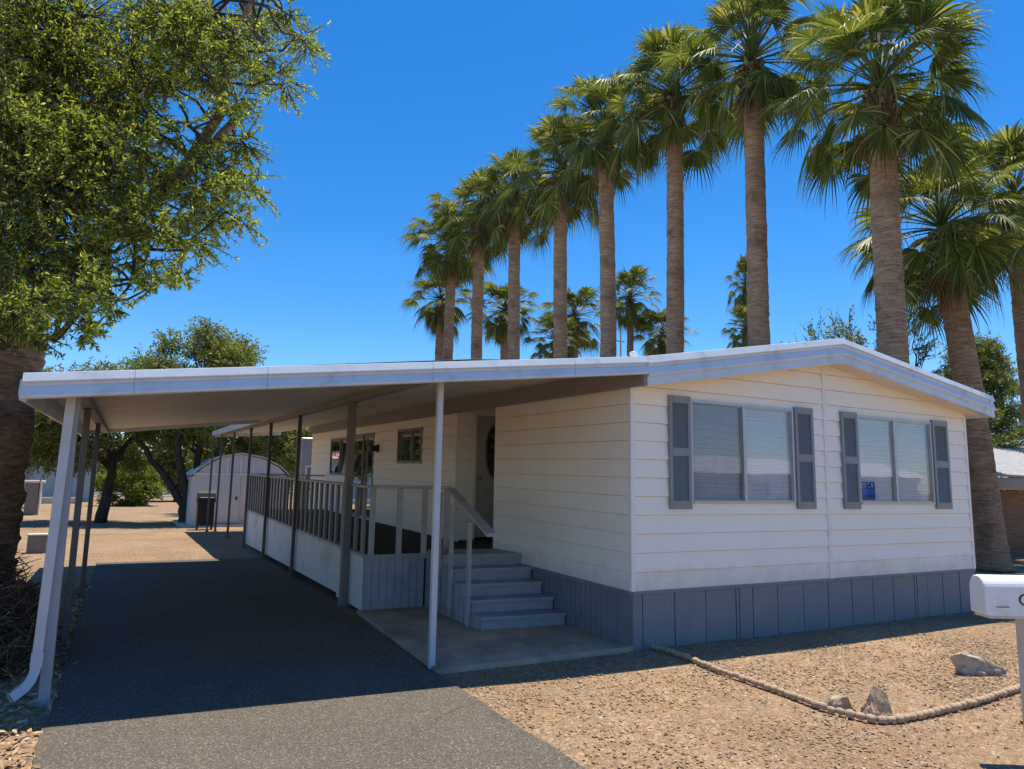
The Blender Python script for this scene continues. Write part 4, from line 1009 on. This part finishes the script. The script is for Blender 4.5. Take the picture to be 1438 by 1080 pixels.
# sparse twiggy tree behind the home on the right
tt = thing('twiggy_tree', 'sparse thin-branched tree with few leaves behind the home roof', 'tree', (10.4, 4.3, 0))
mb = MB(); st = []
def grow(p, d_, L_, r, lev):
    e = p + d_ * L_; pa = limb_path(p, e, 3, 0.5); mb.tube(pa, [r, r * .9, r * .8, r * .65], 5, False)
    if lev == 0:
        n_ = 5; t = np.linspace(0.1, 1.05, n_)[:, None]
        c = np.array(p)[None] + np.array(d_)[None] * L_ * t
        st.append((c, RNG.normal(0, 1, (n_, 3)) + np.array(d_), RNG.uniform(0.05, 0.10, n_))); return
    for i in range(3 if lev > 1 else 4):
        q = p.lerp(e, random.uniform(0.45, 1.0)); dd = jit(d_, 0.42); dd.z += 0.12; dd.normalize()
        grow(q, dd, L_ * random.uniform(0.55, 0.75), r * 0.55, lev - 1)
mb.tube([(10.4, 4.3, 0), (10.35, 4.3, 1.5), (10.4, 4.3, 2.6)], [0.12, 0.10, 0.08], 8)
for d_ in ((-0.75, 0.1, 0.8), (-0.3, -0.2, 1), (0.35, 0.2, 1), (0.8, 0, 0.8), (0.05, 0.4, 1), (-0.9, 0.2, 0.45)): grow(Vector((10.4, 4.3, 2.5)), Vector(d_).normalized(), 1.75, 0.045, 4)
mb.build('trunk', M['bark_dark'], tt); finish_crown('crown', st, 0.5, M['leaf_mesq'], tt)
# conifer behind the neighbour's house
pt = thing('conifer', 'yellow-green conifer behind the brick neighbour house', 'tree', (24.0, 9.5, 0))
mb = MB(); mb.tube([(24, 9.5, 0), (24, 9.5, 4), (24, 9.5, 7.5)], [0.3, 0.2, 0.03], 10)
st = []
for k in range(46):
    z = 1.6 + 5.9 * k / 46; R_ = 2.7 * (1 - (z - 1.6) / 6.6) + 0.3
    for j in range(3):
        a = k * 2.4 + j * 2.09 + random.uniform(-.3, .3); e = Vector((24 + R_ * math.cos(a), 9.5 + R_ * math.sin(a), z - 0.1 + 0.15 * R_))
        mb.tube([(24, 9.5, z), e], [0.035, 0.01], 4, False)
        for t in (0.45, 0.7, 0.95):
            p = Vector((24, 9.5, z)).lerp(e, t); leafy_clump(st, None, p, 0.45, 11, 12, 0.17, 0.05)
mb.build('trunk', M['bark_dark'], pt); finish_crown('crown', st, 0.2, M['leaf_pine'], pt)

# ------------------------------------------------------------------ palms
def frond(V, F, az, el, Lp, R_, seed, sag, dead=False, twist=0.0):
    rg = random.Random(seed)
    nseg = 28
    e1 = Vector((1, 0, 0)); rows = []
    # petiole curve in local XZ plane
    pts = []; ang = 0.0; p = Vector((0, 0, 0)); npet = 5
    for i in range(npet + 1):
        pts.append(p.copy()); ang = -sag * (i / npet); p = p + Vector((math.cos(ang), 0, math.sin(ang))) * (Lp / npet)
    hub = pts[-1]; a0 = ang - 0.10 - 0.25 * sag
    Mx = Matrix.Rotation(az, 3, 'Z') @ Matrix.Rotation(-el, 3, 'Y') @ Matrix.Rotation(twist, 3, 'X')
    def emit(vs, fs):
        o = len(V); V.extend([Mx @ v for v in vs]); F.extend([tuple(i + o for i in f) for f in fs])
    w = 0.02
    vs = []; fs = []
    for i, q in enumerate(pts):
        ww = w * (1.6 - i / npet); vs += [q + Vector((0, -ww, 0)), q + Vector((0, ww, 0)), q + Vector((0, 0, -ww))]
    for i in range(npet):
        for k in range(3): fs.append((i * 3 + k, i * 3 + (k + 1) % 3, i * 3 + 3 + (k + 1) % 3, i * 3 + 3 + k))
    emit(vs, fs)
    ca, sa = math.cos(a0), math.sin(a0)
    X_ = Vector((ca, 0, sa)); Y_ = Vector((0, 1, 0)); Z_ = X_.cross(Y_)
    half = math.radians(rg.uniform(88, 108)); dth = 2 * half / nseg
    world_down = Mx.transposed() @ Vector((0, 0, -1))
    for s_ in range(nseg):
        th = -half + dth * (s_ + 0.5)
        Ls = R_ * (0.72 + 0.28 * math.cos(th)) * rg.uniform(0.82, 1.10)
        dirn = X_ * math.cos(th) + Y_ * math.sin(th)
        side = -X_ * math.sin(th) + Y_ * math.cos(th)
        fold = -0.45 * (1 - math.cos(th * 0.8))
        drp = rg.uniform(0.35, 1.15) * (1.4 if dead else 1.0)
        vs = []; fs = []
        for r_, wf in ((0.06, 0.5), (0.30, 0.50), (0.48, 0.50), (0.66, 0.27), (0.85, 0.13)):
            rr = Ls * r_; hw_ = max(0.004, min(rr, Ls * 0.48) * math.tan(dth) * wf)
            c = hub + dirn * rr + Z_ * (fold * rr * 0.55)
            if r_ > 0.4: c = c + world_down * (drp * Ls * (r_ - 0.4) ** 2 * 1.15) - dirn * (drp * Ls * (r_ - 0.4) ** 2 * 0.35)
            vs += [c - side * hw_, c - Z_ * hw_ * 0.55, c + side * hw_]
        c = hub + dirn * Ls + Z_ * (fold * Ls * 0.5) + world_down * (drp * Ls * 0.50) - dirn * (drp * Ls * 0.18)
        vs.append(c)
        for i in range(4):
            o = i * 3; fs += [(o, o + 1, o + 4, o + 3), (o + 1, o + 2, o + 5, o + 4)]
        fs += [(12, 13, 15), (13, 14, 15)]
        emit(vs, fs)
def crown_meshes(seed, nf=46, R_=0.92, Lp=1.0, ndead=9):
    rg = random.Random(seed); V = []; F = []; Vd = []; Fd = []
    for i in range(nf):
        t = i / nf
        el = math.radians(86 - 134 * t ** 1.05 + rg.uniform(-9, 9)); az = i * 2.39996 + rg.uniform(-.25, .25)
        n0 = len(V)
        frond(V, F, az, el, Lp * rg.uniform(0.62, 1.2) * (0.72 + 0.45 * min(1, t * 2)), R_ * rg.uniform(0.75, 1.08), seed * 1000 + i, 0.08 + 0.36 * t + rg.uniform(0, .15), twist=rg.uniform(-.5, .5))
        zoff = 0.30 * (1 - t)
        for k in range(n0, len(V)): V[k] = V[k] + Vector((0, 0, zoff))
    for i in range(ndead):
        n0 = len(Vd); frond(Vd, Fd, i * 2.39996 + rg.uniform(-.4, .4), math.radians(-62 - rg.uniform(0, 22)), Lp * rg.uniform(0.4, 0.7), R_ * rg.uniform(0.55, 0.8), seed * 77 + i, 0.25, True, rg.uniform(-.4, .4))
        for k in range(n0, len(Vd)): Vd[k] = Vd[k] + Vector((0, 0, -0.12))
    return V, F, Vd, Fd
def palm_proto(seed, label, H, r0, r1, loc, lean=(0, 0), nf=46, group=None, name='palm_tree', ndead=9, size=1.0):
    t = thing(name, label, 'palm tree', loc, group)
    rg = random.Random(seed); P = []; Rr = []
    n_ = int(H / 0.055)
    for i in range(n_ + 1):
        u = i / n_; r = r0 + (r1 - r0) * u + 0.10 * math.exp(-u * H / 0.5)
        ring = 0.006 * rg.uniform(-1, 1) + (0.009 if rg.random() < 0.12 else 0)
        P.append(Vector((lean[0] * (u ** 1.2) + 0.04 * math.sin(u * 5 + seed), lean[1] * u, H * u))); Rr.append(r + ring)
    mb = MB(); mb.tube(P, Rr, 22)
    for k in range(len(mb.v)):
        v = Vector(mb.v[k]); f = 1 + 0.05 * mnoise.noise(v * 4 + Vector((seed, 0, 0)));
        c = P[min(k // 22, n_)]; mb.v[k] = tuple(c + (v - c) * f)
    V0 = np.array([tuple(Vector(p) + Vector(loc)) for p in mb.v])
    link_mesh('trunk', V0, mb.f, M['palm_bark'], t, True)
    top = Vector(loc) + P[-1]
    mb = MB()                                          # boots: cut leaf bases under the crown
    for k in range(70):
        a = k * 2.39996; z = -0.05 - 0.75 * k / 70; rr = r1 + 0.01
        d_ = Vector((math.cos(a), math.sin(a), 0)); p = top + d_ * rr * 0.8 + Vector((0, 0, z))
        e = p + d_ * rg.uniform(0.07, 0.16) + Vector((0, 0, rg.uniform(0.10, 0.24)))
        mb.tube([p, p.lerp(e, 0.6), e], [0.055, 0.045, 0.02], 5)
    mb.build('leaf_base', M['palm_dead'], t)
    V, F, Vd, Fd = crown_meshes(seed, int(nf * 1.5), 0.98 * size, 1.22 * size, ndead)
    link_mesh('crown', np.array([tuple(v + top) for v in V]), F, M['palm'], t)
    link_mesh('dead_frond', np.array([tuple(v + top) for v in Vd]), Fd, M['palm_dead'], t)
    return t
PG = 'palms in the row behind the home'
order = ['nearest and largest palm in the row behind the home roof', 'second palm from the right in the row, its trunk rising behind the gable', 'third palm of the row counted from the big right one', 'fourth palm of the row counted from the big right one',
         'fifth palm of the row counted from the big right one', 'sixth palm of the row, third from its far left end', 'seventh palm of the row, next to the leftmost', 'leftmost palm at the far end of the row']
pos_ = [(7.55, 1.95, 9.3, 0), (7.5, 5.05, 11.5, 0), (7.5, 7.9, 12.1, 0), (7.5, 10.75, 12.4, 0), (7.5, 13.5, 12.1, 0), (7.5, 16.55, 12.4, 0), (7.5, 19.65, 12.6, 0), (7.55, 22.8, 12.35, 0)]
protos = []
for i, (x, y, H, _) in enumerate(pos_):
    rb = 0.275 if i == 0 else 0.255 - 0.004 * (i % 3); lx = ((0.05, 0.05), (-0.03, 0), (0.10, 0), (-0.06, 0.05), (0.06, 0), (0.0, 0.1), (-0.08, 0), (-0.05, 0))[i]
    palm_proto(21 + i, order[i], H, rb, rb - 0.04, (x, y, 0), lx, (48, 44, 52, 46, 40, 50, 44, 52)[i], PG, ndead=(9, 14, 7, 18, 10, 15, 8, 16)[i], size=(1.06, 1.02, 1.06, 1.03, 1.06, 1.02, 1.08, 1.05)[i])
# the two palms right of the home
palm_proto(31, 'leaning stout palm with its base beside the right end of the home', 7.45, 0.31, 0.25, (12.05, 2.95, 0), (-0.80, 0.1), 48, size=1.08)
palm_proto(32, 'palm cut off by the right edge of the photo, behind the leaning palm', 9.2, 0.24, 0.21, (15.45, 3.55, 0), (-0.05, 0), 46, size=1.1)
# distant palms beyond the row
far = [(618, 425, 27, 0.95), (710, 440, 25, 1.0), (806, 448, 25, 1.0), (782, 480, 24, 0.8), (884, 422, 26, 0.95), (930, 472, 25, 0.9), (1046, 405, 44, 0.95), (1046, 466, 42, 1.0)]
fl = ['distant palm half hidden behind the leftmost trunk of the row', 'distant palm between the two leftmost trunks of the row', 'distant palm seen between the fourth and fifth trunks', 'lowest distant palm just above the carport roof', 'distant tallest palm seen right of the fourth trunk', 'distant low palm behind the third trunk',
      'upper of two small distant palms behind the second trunk', 'lower of two small distant palms behind the second trunk']
fp = None
for (px, py, Y_, sc), lb in zip(far, fl):
    p = onplane_y(px, py, Y_)
    if fp is None: fp = palm_proto(41, lb, p[2], 0.22, 0.19, (p[0], Y_, 0), (0, 0), 40, 'distant palms beyond the row'); fH = p[2]
    else: copy_thing(fp, (p[0], Y_, 0), lb, rz=random.uniform(0, 6), scale=(sc, sc, p[2] / fH), group='distant palms beyond the row')

# ------------------------------------------------------------------ background buildings and bits
shd = thing('storage_shed', 'white arched-roof storage shed behind the carport', 'shed', (-0.95, 21.5, 0))
arc = [(-2.65, 1.75), (-2.28, 2.09), (-1.72, 2.44), (-1.0, 2.58), (-0.25, 2.46), (0.40, 2.14), (0.76, 1.80)]
mb = MB(); fr_ = [(x, 21.5, z) for x, z in arc]; bk_ = [(x, 25.0, z) for x, z in arc]
n_ = len(arc)
mb.add(fr_ + bk_ + [(x, 21.5, z + 0.04) for x, z in arc] + [(x, 25.0, z + 0.04) for x, z in arc], [(i, i + 1, n_ + i + 1, n_ + i) for i in range(n_ - 1)] + [(2 * n_ + i, 3 * n_ + i, 3 * n_ + i + 1, 2 * n_ + i + 1) for i in range(n_ - 1)] + [(i, 2 * n_ + i, 2 * n_ + i + 1, i + 1) for i in range(n_ - 1)])
mb.build('roof', M['shed_roof'], shd)
mb = MB(); ov = [(x * 0.97 - 0.03, 21.9, z - 0.03) for x, z in arc]
mb.add([(ov[0][0], 21.62, 0.0), (ov[-1][0], 21.62, 0.0)] + [(x, 21.62, z) for x, _, z in reversed(ov)], [tuple(range(len(ov) + 2))])
mb.box(ov[0][0], ov[0][0] + 0.04, 21.64, 24.9, 0, ov[0][2]); mb.box(ov[-1][0] - 0.04, ov[-1][0], 21.64, 24.9, 0, ov[-1][2]); mb.box(ov[0][0] + .04, ov[-1][0] - .04, 24.86, 24.9, 0, 1.8)
mb.build('wall', M['shed_white'], shd)
mb = MB()
for x, z in ((-1.9, 2.30), (-1.45, 2.46), (-1.0, 2.52), (-0.55, 2.44), (0.0, 2.3)): mb.box(x - 0.02, x + 0.02, 21.585, 21.615, 1.86, z - 0.06)
mb.box(ov[0][0], ov[-1][0], 21.58, 21.61, 1.80, 1.86); mb.build('trim', M['trim_white'], shd)
dd = MB().box(-1.93, -0.98, 21.56, 21.60, 0.12, 1.80, 0.006).build('door', M['shed_white'], shd)
MB().box(-1.12, -1.06, 21.52, 21.555, 0.92, 1.04, 0.004).build('latch', M['black'], dd)
mb = MB(); mb.box(-2.9, 1.0, 21.3, 25, -0.02, 0.06); mb.build('base', M['kerb'], shd)
gr = thing('barbecue_grill', 'black barbecue grill standing left of the white shed door', 'grill', (-2.25, 20, 0))
mb = MB(); mb.box(-2.50, -1.98, 19.8, 20.2, 0.12, 0.86, 0.01); mb.build('cabinet', M['grill'], gr)
mb = MB(); sec = [(19.78, .87), (19.78, 1.02), (19.86, 1.18), (20.0, 1.26), (20.14, 1.18), (20.22, 1.02), (20.22, .87)]
mb.add([(-2.52, y, z) for y, z in sec] + [(-1.96, y, z) for y, z in sec], [tuple(range(7)), tuple(range(13, 6, -1))] + [(i, i + 7, (i + 1) % 7 + 7, (i + 1) % 7) for i in range(7)]); mb.build('lid', M['grill'], gr)
mb = MB(); mb.tube([(-2.45, 19.72, 1.04), (-2.03, 19.72, 1.04)], 0.014, 6); mb.build('handle', M['alu'], gr)
for x in (-2.46, -2.02): MB().box(x - 0.025, x + 0.025, 19.83, 20.17, -0.02, 0.12).build('leg', M['grill'], gr)

rh = thing('rear_building', 'white outbuilding with a small window past the rear of the home', 'outbuilding', (2, 18, 0))
MB().box(0.40, 3.6, 18.0, 18.7, -0.05, 3.0).build('wall', M['post_grey'], rh)
MB().box(0.36, 3.7, 17.95, 18.75, 3.0, 3.06, 0.01).build('roof', M['fascia'], rh)
fr = MB().box(0.52, 1.25, 17.96, 17.995, 1.25, 2.15).build('window', M['trim_white'], rh); MB().quad((0.58, 17.955, 1.31), (1.19, 17.955, 1.31), (1.19, 17.955, 2.09), (0.58, 17.955, 2.09)).build('pane', M['alu_dark'], fr)

nb = thing('neighbor_house', 'brown brick house with low white roof at the right edge', 'house', (18, 6, 0))
MB().box(15.9, 27, 5.0, 13, -0.1, 1.72).build('wall', M['brick'], nb)
MB().box(15.2, 27.6, 4.40, 4.46, 1.78, 2.06, 0.004).build('fascia', M['beam'], nb)
mb = MB(); mb.quad((15.2, 4.44, 1.80), (27.6, 4.44, 1.80), (27.6, 5.0, 1.74), (15.2, 5.0, 1.74)); mb.build('soffit', M['soffit'], nb)
mb = MB(); mb.add([(15.1, 4.36, 2.07), (27.7, 4.36, 2.07), (27.7, 9.0, 3.45), (15.1, 9.0, 3.45), (15.1, 13.6, 2.07), (27.7, 13.6, 2.07), (15.1, 4.36, 2.13), (27.7, 4.36, 2.13), (27.7, 9.0, 3.51), (15.1, 9.0, 3.51), (15.1, 13.6, 2.13), (27.7, 13.6, 2.13)],
                  [(6, 7, 8, 9), (9, 8, 11, 10), (0, 1, 7, 6), (4, 10, 11, 5), (0, 6, 9, 3), (3, 9, 10, 4), (1, 2, 8, 7), (2, 5, 11, 8)])
mb.build('roof', M['roof_grey'], nb)
mb = MB(); mb.add([(15.9, 5.02, 1.72), (15.9, 12.9, 1.72), (15.9, 9.0, 3.3)], [(0, 1, 2)]); mb.build('gable', M['beam'], nb)

fh = thing('far_house', 'pale blue house with reddish roof far left behind the trunk', 'house', (-11, 50, 0))
MB().box(-20, -6.6, 50, 58, -0.1, 3.4).build('wall', M['blue_wall'], fh)
mb = MB(); mb.add([(-20.6, 49.4, 3.4), (-6.0, 49.4, 3.4), (-6.0, 54, 5.6), (-20.6, 54, 5.6), (-6.0, 58.6, 3.4), (-20.6, 58.6, 3.4)], [(0, 1, 2, 3), (3, 2, 4, 5), (0, 3, 5), (1, 4, 2), (0, 5, 4, 1)]); mb.build('roof', M['red_roof'], fh)
for x in (-10.2, -8.6): MB().box(x - .05, x + .05, 49.93, 49.985, 0, 3.3).build('wall_batten', M['alu_dark'], fh)
oh = thing('opposite_house', 'long pale home across the street, mirrored in the front windows', 'house', (38, -36, 0))
MB().box(14, 62, -44, -36, -0.1, 2.9).build('wall', M['shed_white'], oh)
mb = MB(); mb.add([(13.4, -35.4, 2.9), (62.6, -35.4, 2.9), (62.6, -40, 4.3), (13.4, -40, 4.3), (62.6, -44.6, 2.9), (13.4, -44.6, 2.9)], [(0, 1, 2, 3), (3, 2, 4, 5), (0, 3, 5), (1, 4, 2), (0, 5, 4, 1)]); mb.build('roof', M['roof'], oh)
for x in (20, 27, 33, 40, 47, 54): MB().box(x, x + 1.8, -36.0, -35.94, 1.0, 2.2).build('window', M['interior'], oh)
uc = thing('utility_cabinet', 'small dark cabinet with a white top beyond the big trunk', 'cabinet', (-8.1, 31, 0))
MB().box(-8.35, -7.9, 30.8, 31.4, -0.05, 1.36, 0.01).build('cabinet_body', M['post_brown'], uc); MB().box(-8.5, -7.72, 30.7, 31.5, 1.37, 1.46, 0.01).build('cabinet_top', M['trim_white'], uc); MB().box(-7.86, -7.80, 30.9, 31.3, -0.05, 1.36).build('cabinet_side', M['trim_white'], uc)
cb = thing('concrete_block', 'grey concrete block on the gravel behind the left carport posts', 'block', (-6.25, 12.9, 0))
mb = MB(); mb.box(-6.44, -6.08, 12.7, 13.0, -0.02, 0.36, 0.015); mb.build('block_body', M['block'], cb)
mb = MB(); mb.box(-6.46, -6.06, 12.68, 13.02, 0.362, 0.40, 0.01); mb.build('lit_block_top', M['kerb'], cb)  # pale slab: sunlight on the block's top put in as colour
lw = thing('low_wall', 'low pale wall at the far side of the gravel lot', 'wall', (-10, 46, 0)); MB().box(-16, -7.2, 45.9, 46.1, -0.1, 0.32).build('wall_face', M['kerb'], lw); MB().box(-16.03, -7.17, 45.86, 46.14, 0.322, 0.38).build('coping', M['trim_white'], lw)
for x, y, lb in ((-3.82, 48.3, 'short stub post on the lot nearer the multi-trunk tree'), (-5.65, 52.0, 'short stub post on the lot nearer the single trunk')):
    s = MB(); s.tube([(x, y, -0.05), (x, y, 0.55), (x, y, 0.62)], [0.12, 0.12, 0.05], 10); tag(s.build('stub_post', M['post_brown']), lb, 'post', 'stub posts on the lot')
up = thing('utility_pole', 'thin white pole rising among the palm trunks', 'pole', (22.4, 30, 0))
mb = MB(); mb.tube([(22.4, 30, 0), (22.4, 30, 12.7)], [0.07, 0.055], 10); mb.build('pole', M['post_white'], up)
mb = MB(); mb.box(22.1, 22.7, 29.97, 30.03, 10.75, 10.82); mb.build('crossarm', M['post_grey'], up)

# ------------------------------------------------------------------ world, sun, camera
S = Vector((0.20, 0.10, 1.0)).normalized()
el = math.asin(S.z); rot = math.atan2(S.x, S.y)
w = bpy.data.worlds.new('World'); scene.world = w; w.use_nodes = True
nt = w.node_tree
for n_ in list(nt.nodes): nt.nodes.remove(n_)
sky = nt.nodes.new('ShaderNodeTexSky'); sky.sky_type = 'NISHITA'; sky.sun_disc = False
sky.sun_elevation = el; sky.sun_rotation = rot; sky.altitude = 700; sky.air_density = 1.0; sky.dust_density = 0.3; sky.ozone_density = 4.0
hs = nt.nodes.new('ShaderNodeHueSaturation'); hs.inputs['Saturation'].default_value = 1.36; hs.inputs['Value'].default_value = 1.0
bg = nt.nodes.new('ShaderNodeBackground'); bg.inputs['Strength'].default_value = 0.12
wo = nt.nodes.new('ShaderNodeOutputWorld')
nt.links.new(sky.outputs[0], hs.inputs['Color']); gm = nt.nodes.new('ShaderNodeMix'); gm.data_type = 'RGBA'; gm.blend_type = 'MULTIPLY'; gm.inputs[0].default_value = 1.0; gm.inputs[7].default_value = (0.97, 0.975, 1.02, 1)
nt.links.new(hs.outputs[0], gm.inputs[6]); nt.links.new(gm.outputs[2], bg.inputs['Color']); nt.links.new(bg.outputs[0], wo.inputs['Surface'])
sl = bpy.data.lights.new('sun', 'SUN'); sl.energy = 4.6; sl.angle = math.radians(0.5); sl.color = (1.0, 0.92, 0.79)
so = bpy.data.objects.new('sun', sl); COL.objects.link(so); so.rotation_euler = S.to_track_quat('Z', 'Y').to_euler(); so.location = (0, 0, 30)
cd = bpy.data.cameras.new('camera'); cam = bpy.data.objects.new('camera', cd); COL.objects.link(cam)
cd.sensor_width = 36; cd.lens = 36 * 1003.4961 / 1438; cd.clip_start = 0.1; cd.clip_end = 3000
cam.matrix_world = Matrix(((CR[0], CU[0], -CF[0], CAM[0]), (CR[1], CU[1], -CF[1], CAM[1]), (CR[2], CU[2], -CF[2], CAM[2]), (0, 0, 0, 1)))
scene.camera = cam
scene.view_settings.view_transform = 'Standard'; scene.view_settings.look = 'None'; scene.view_settings.gamma = 1; scene.view_settings.exposure = 0.62
scene.render.engine = 'CYCLES'
scene.cycles.max_bounces = 8; scene.cycles.transparent_max_bounces = 12; scene.cycles.diffuse_bounces = 4
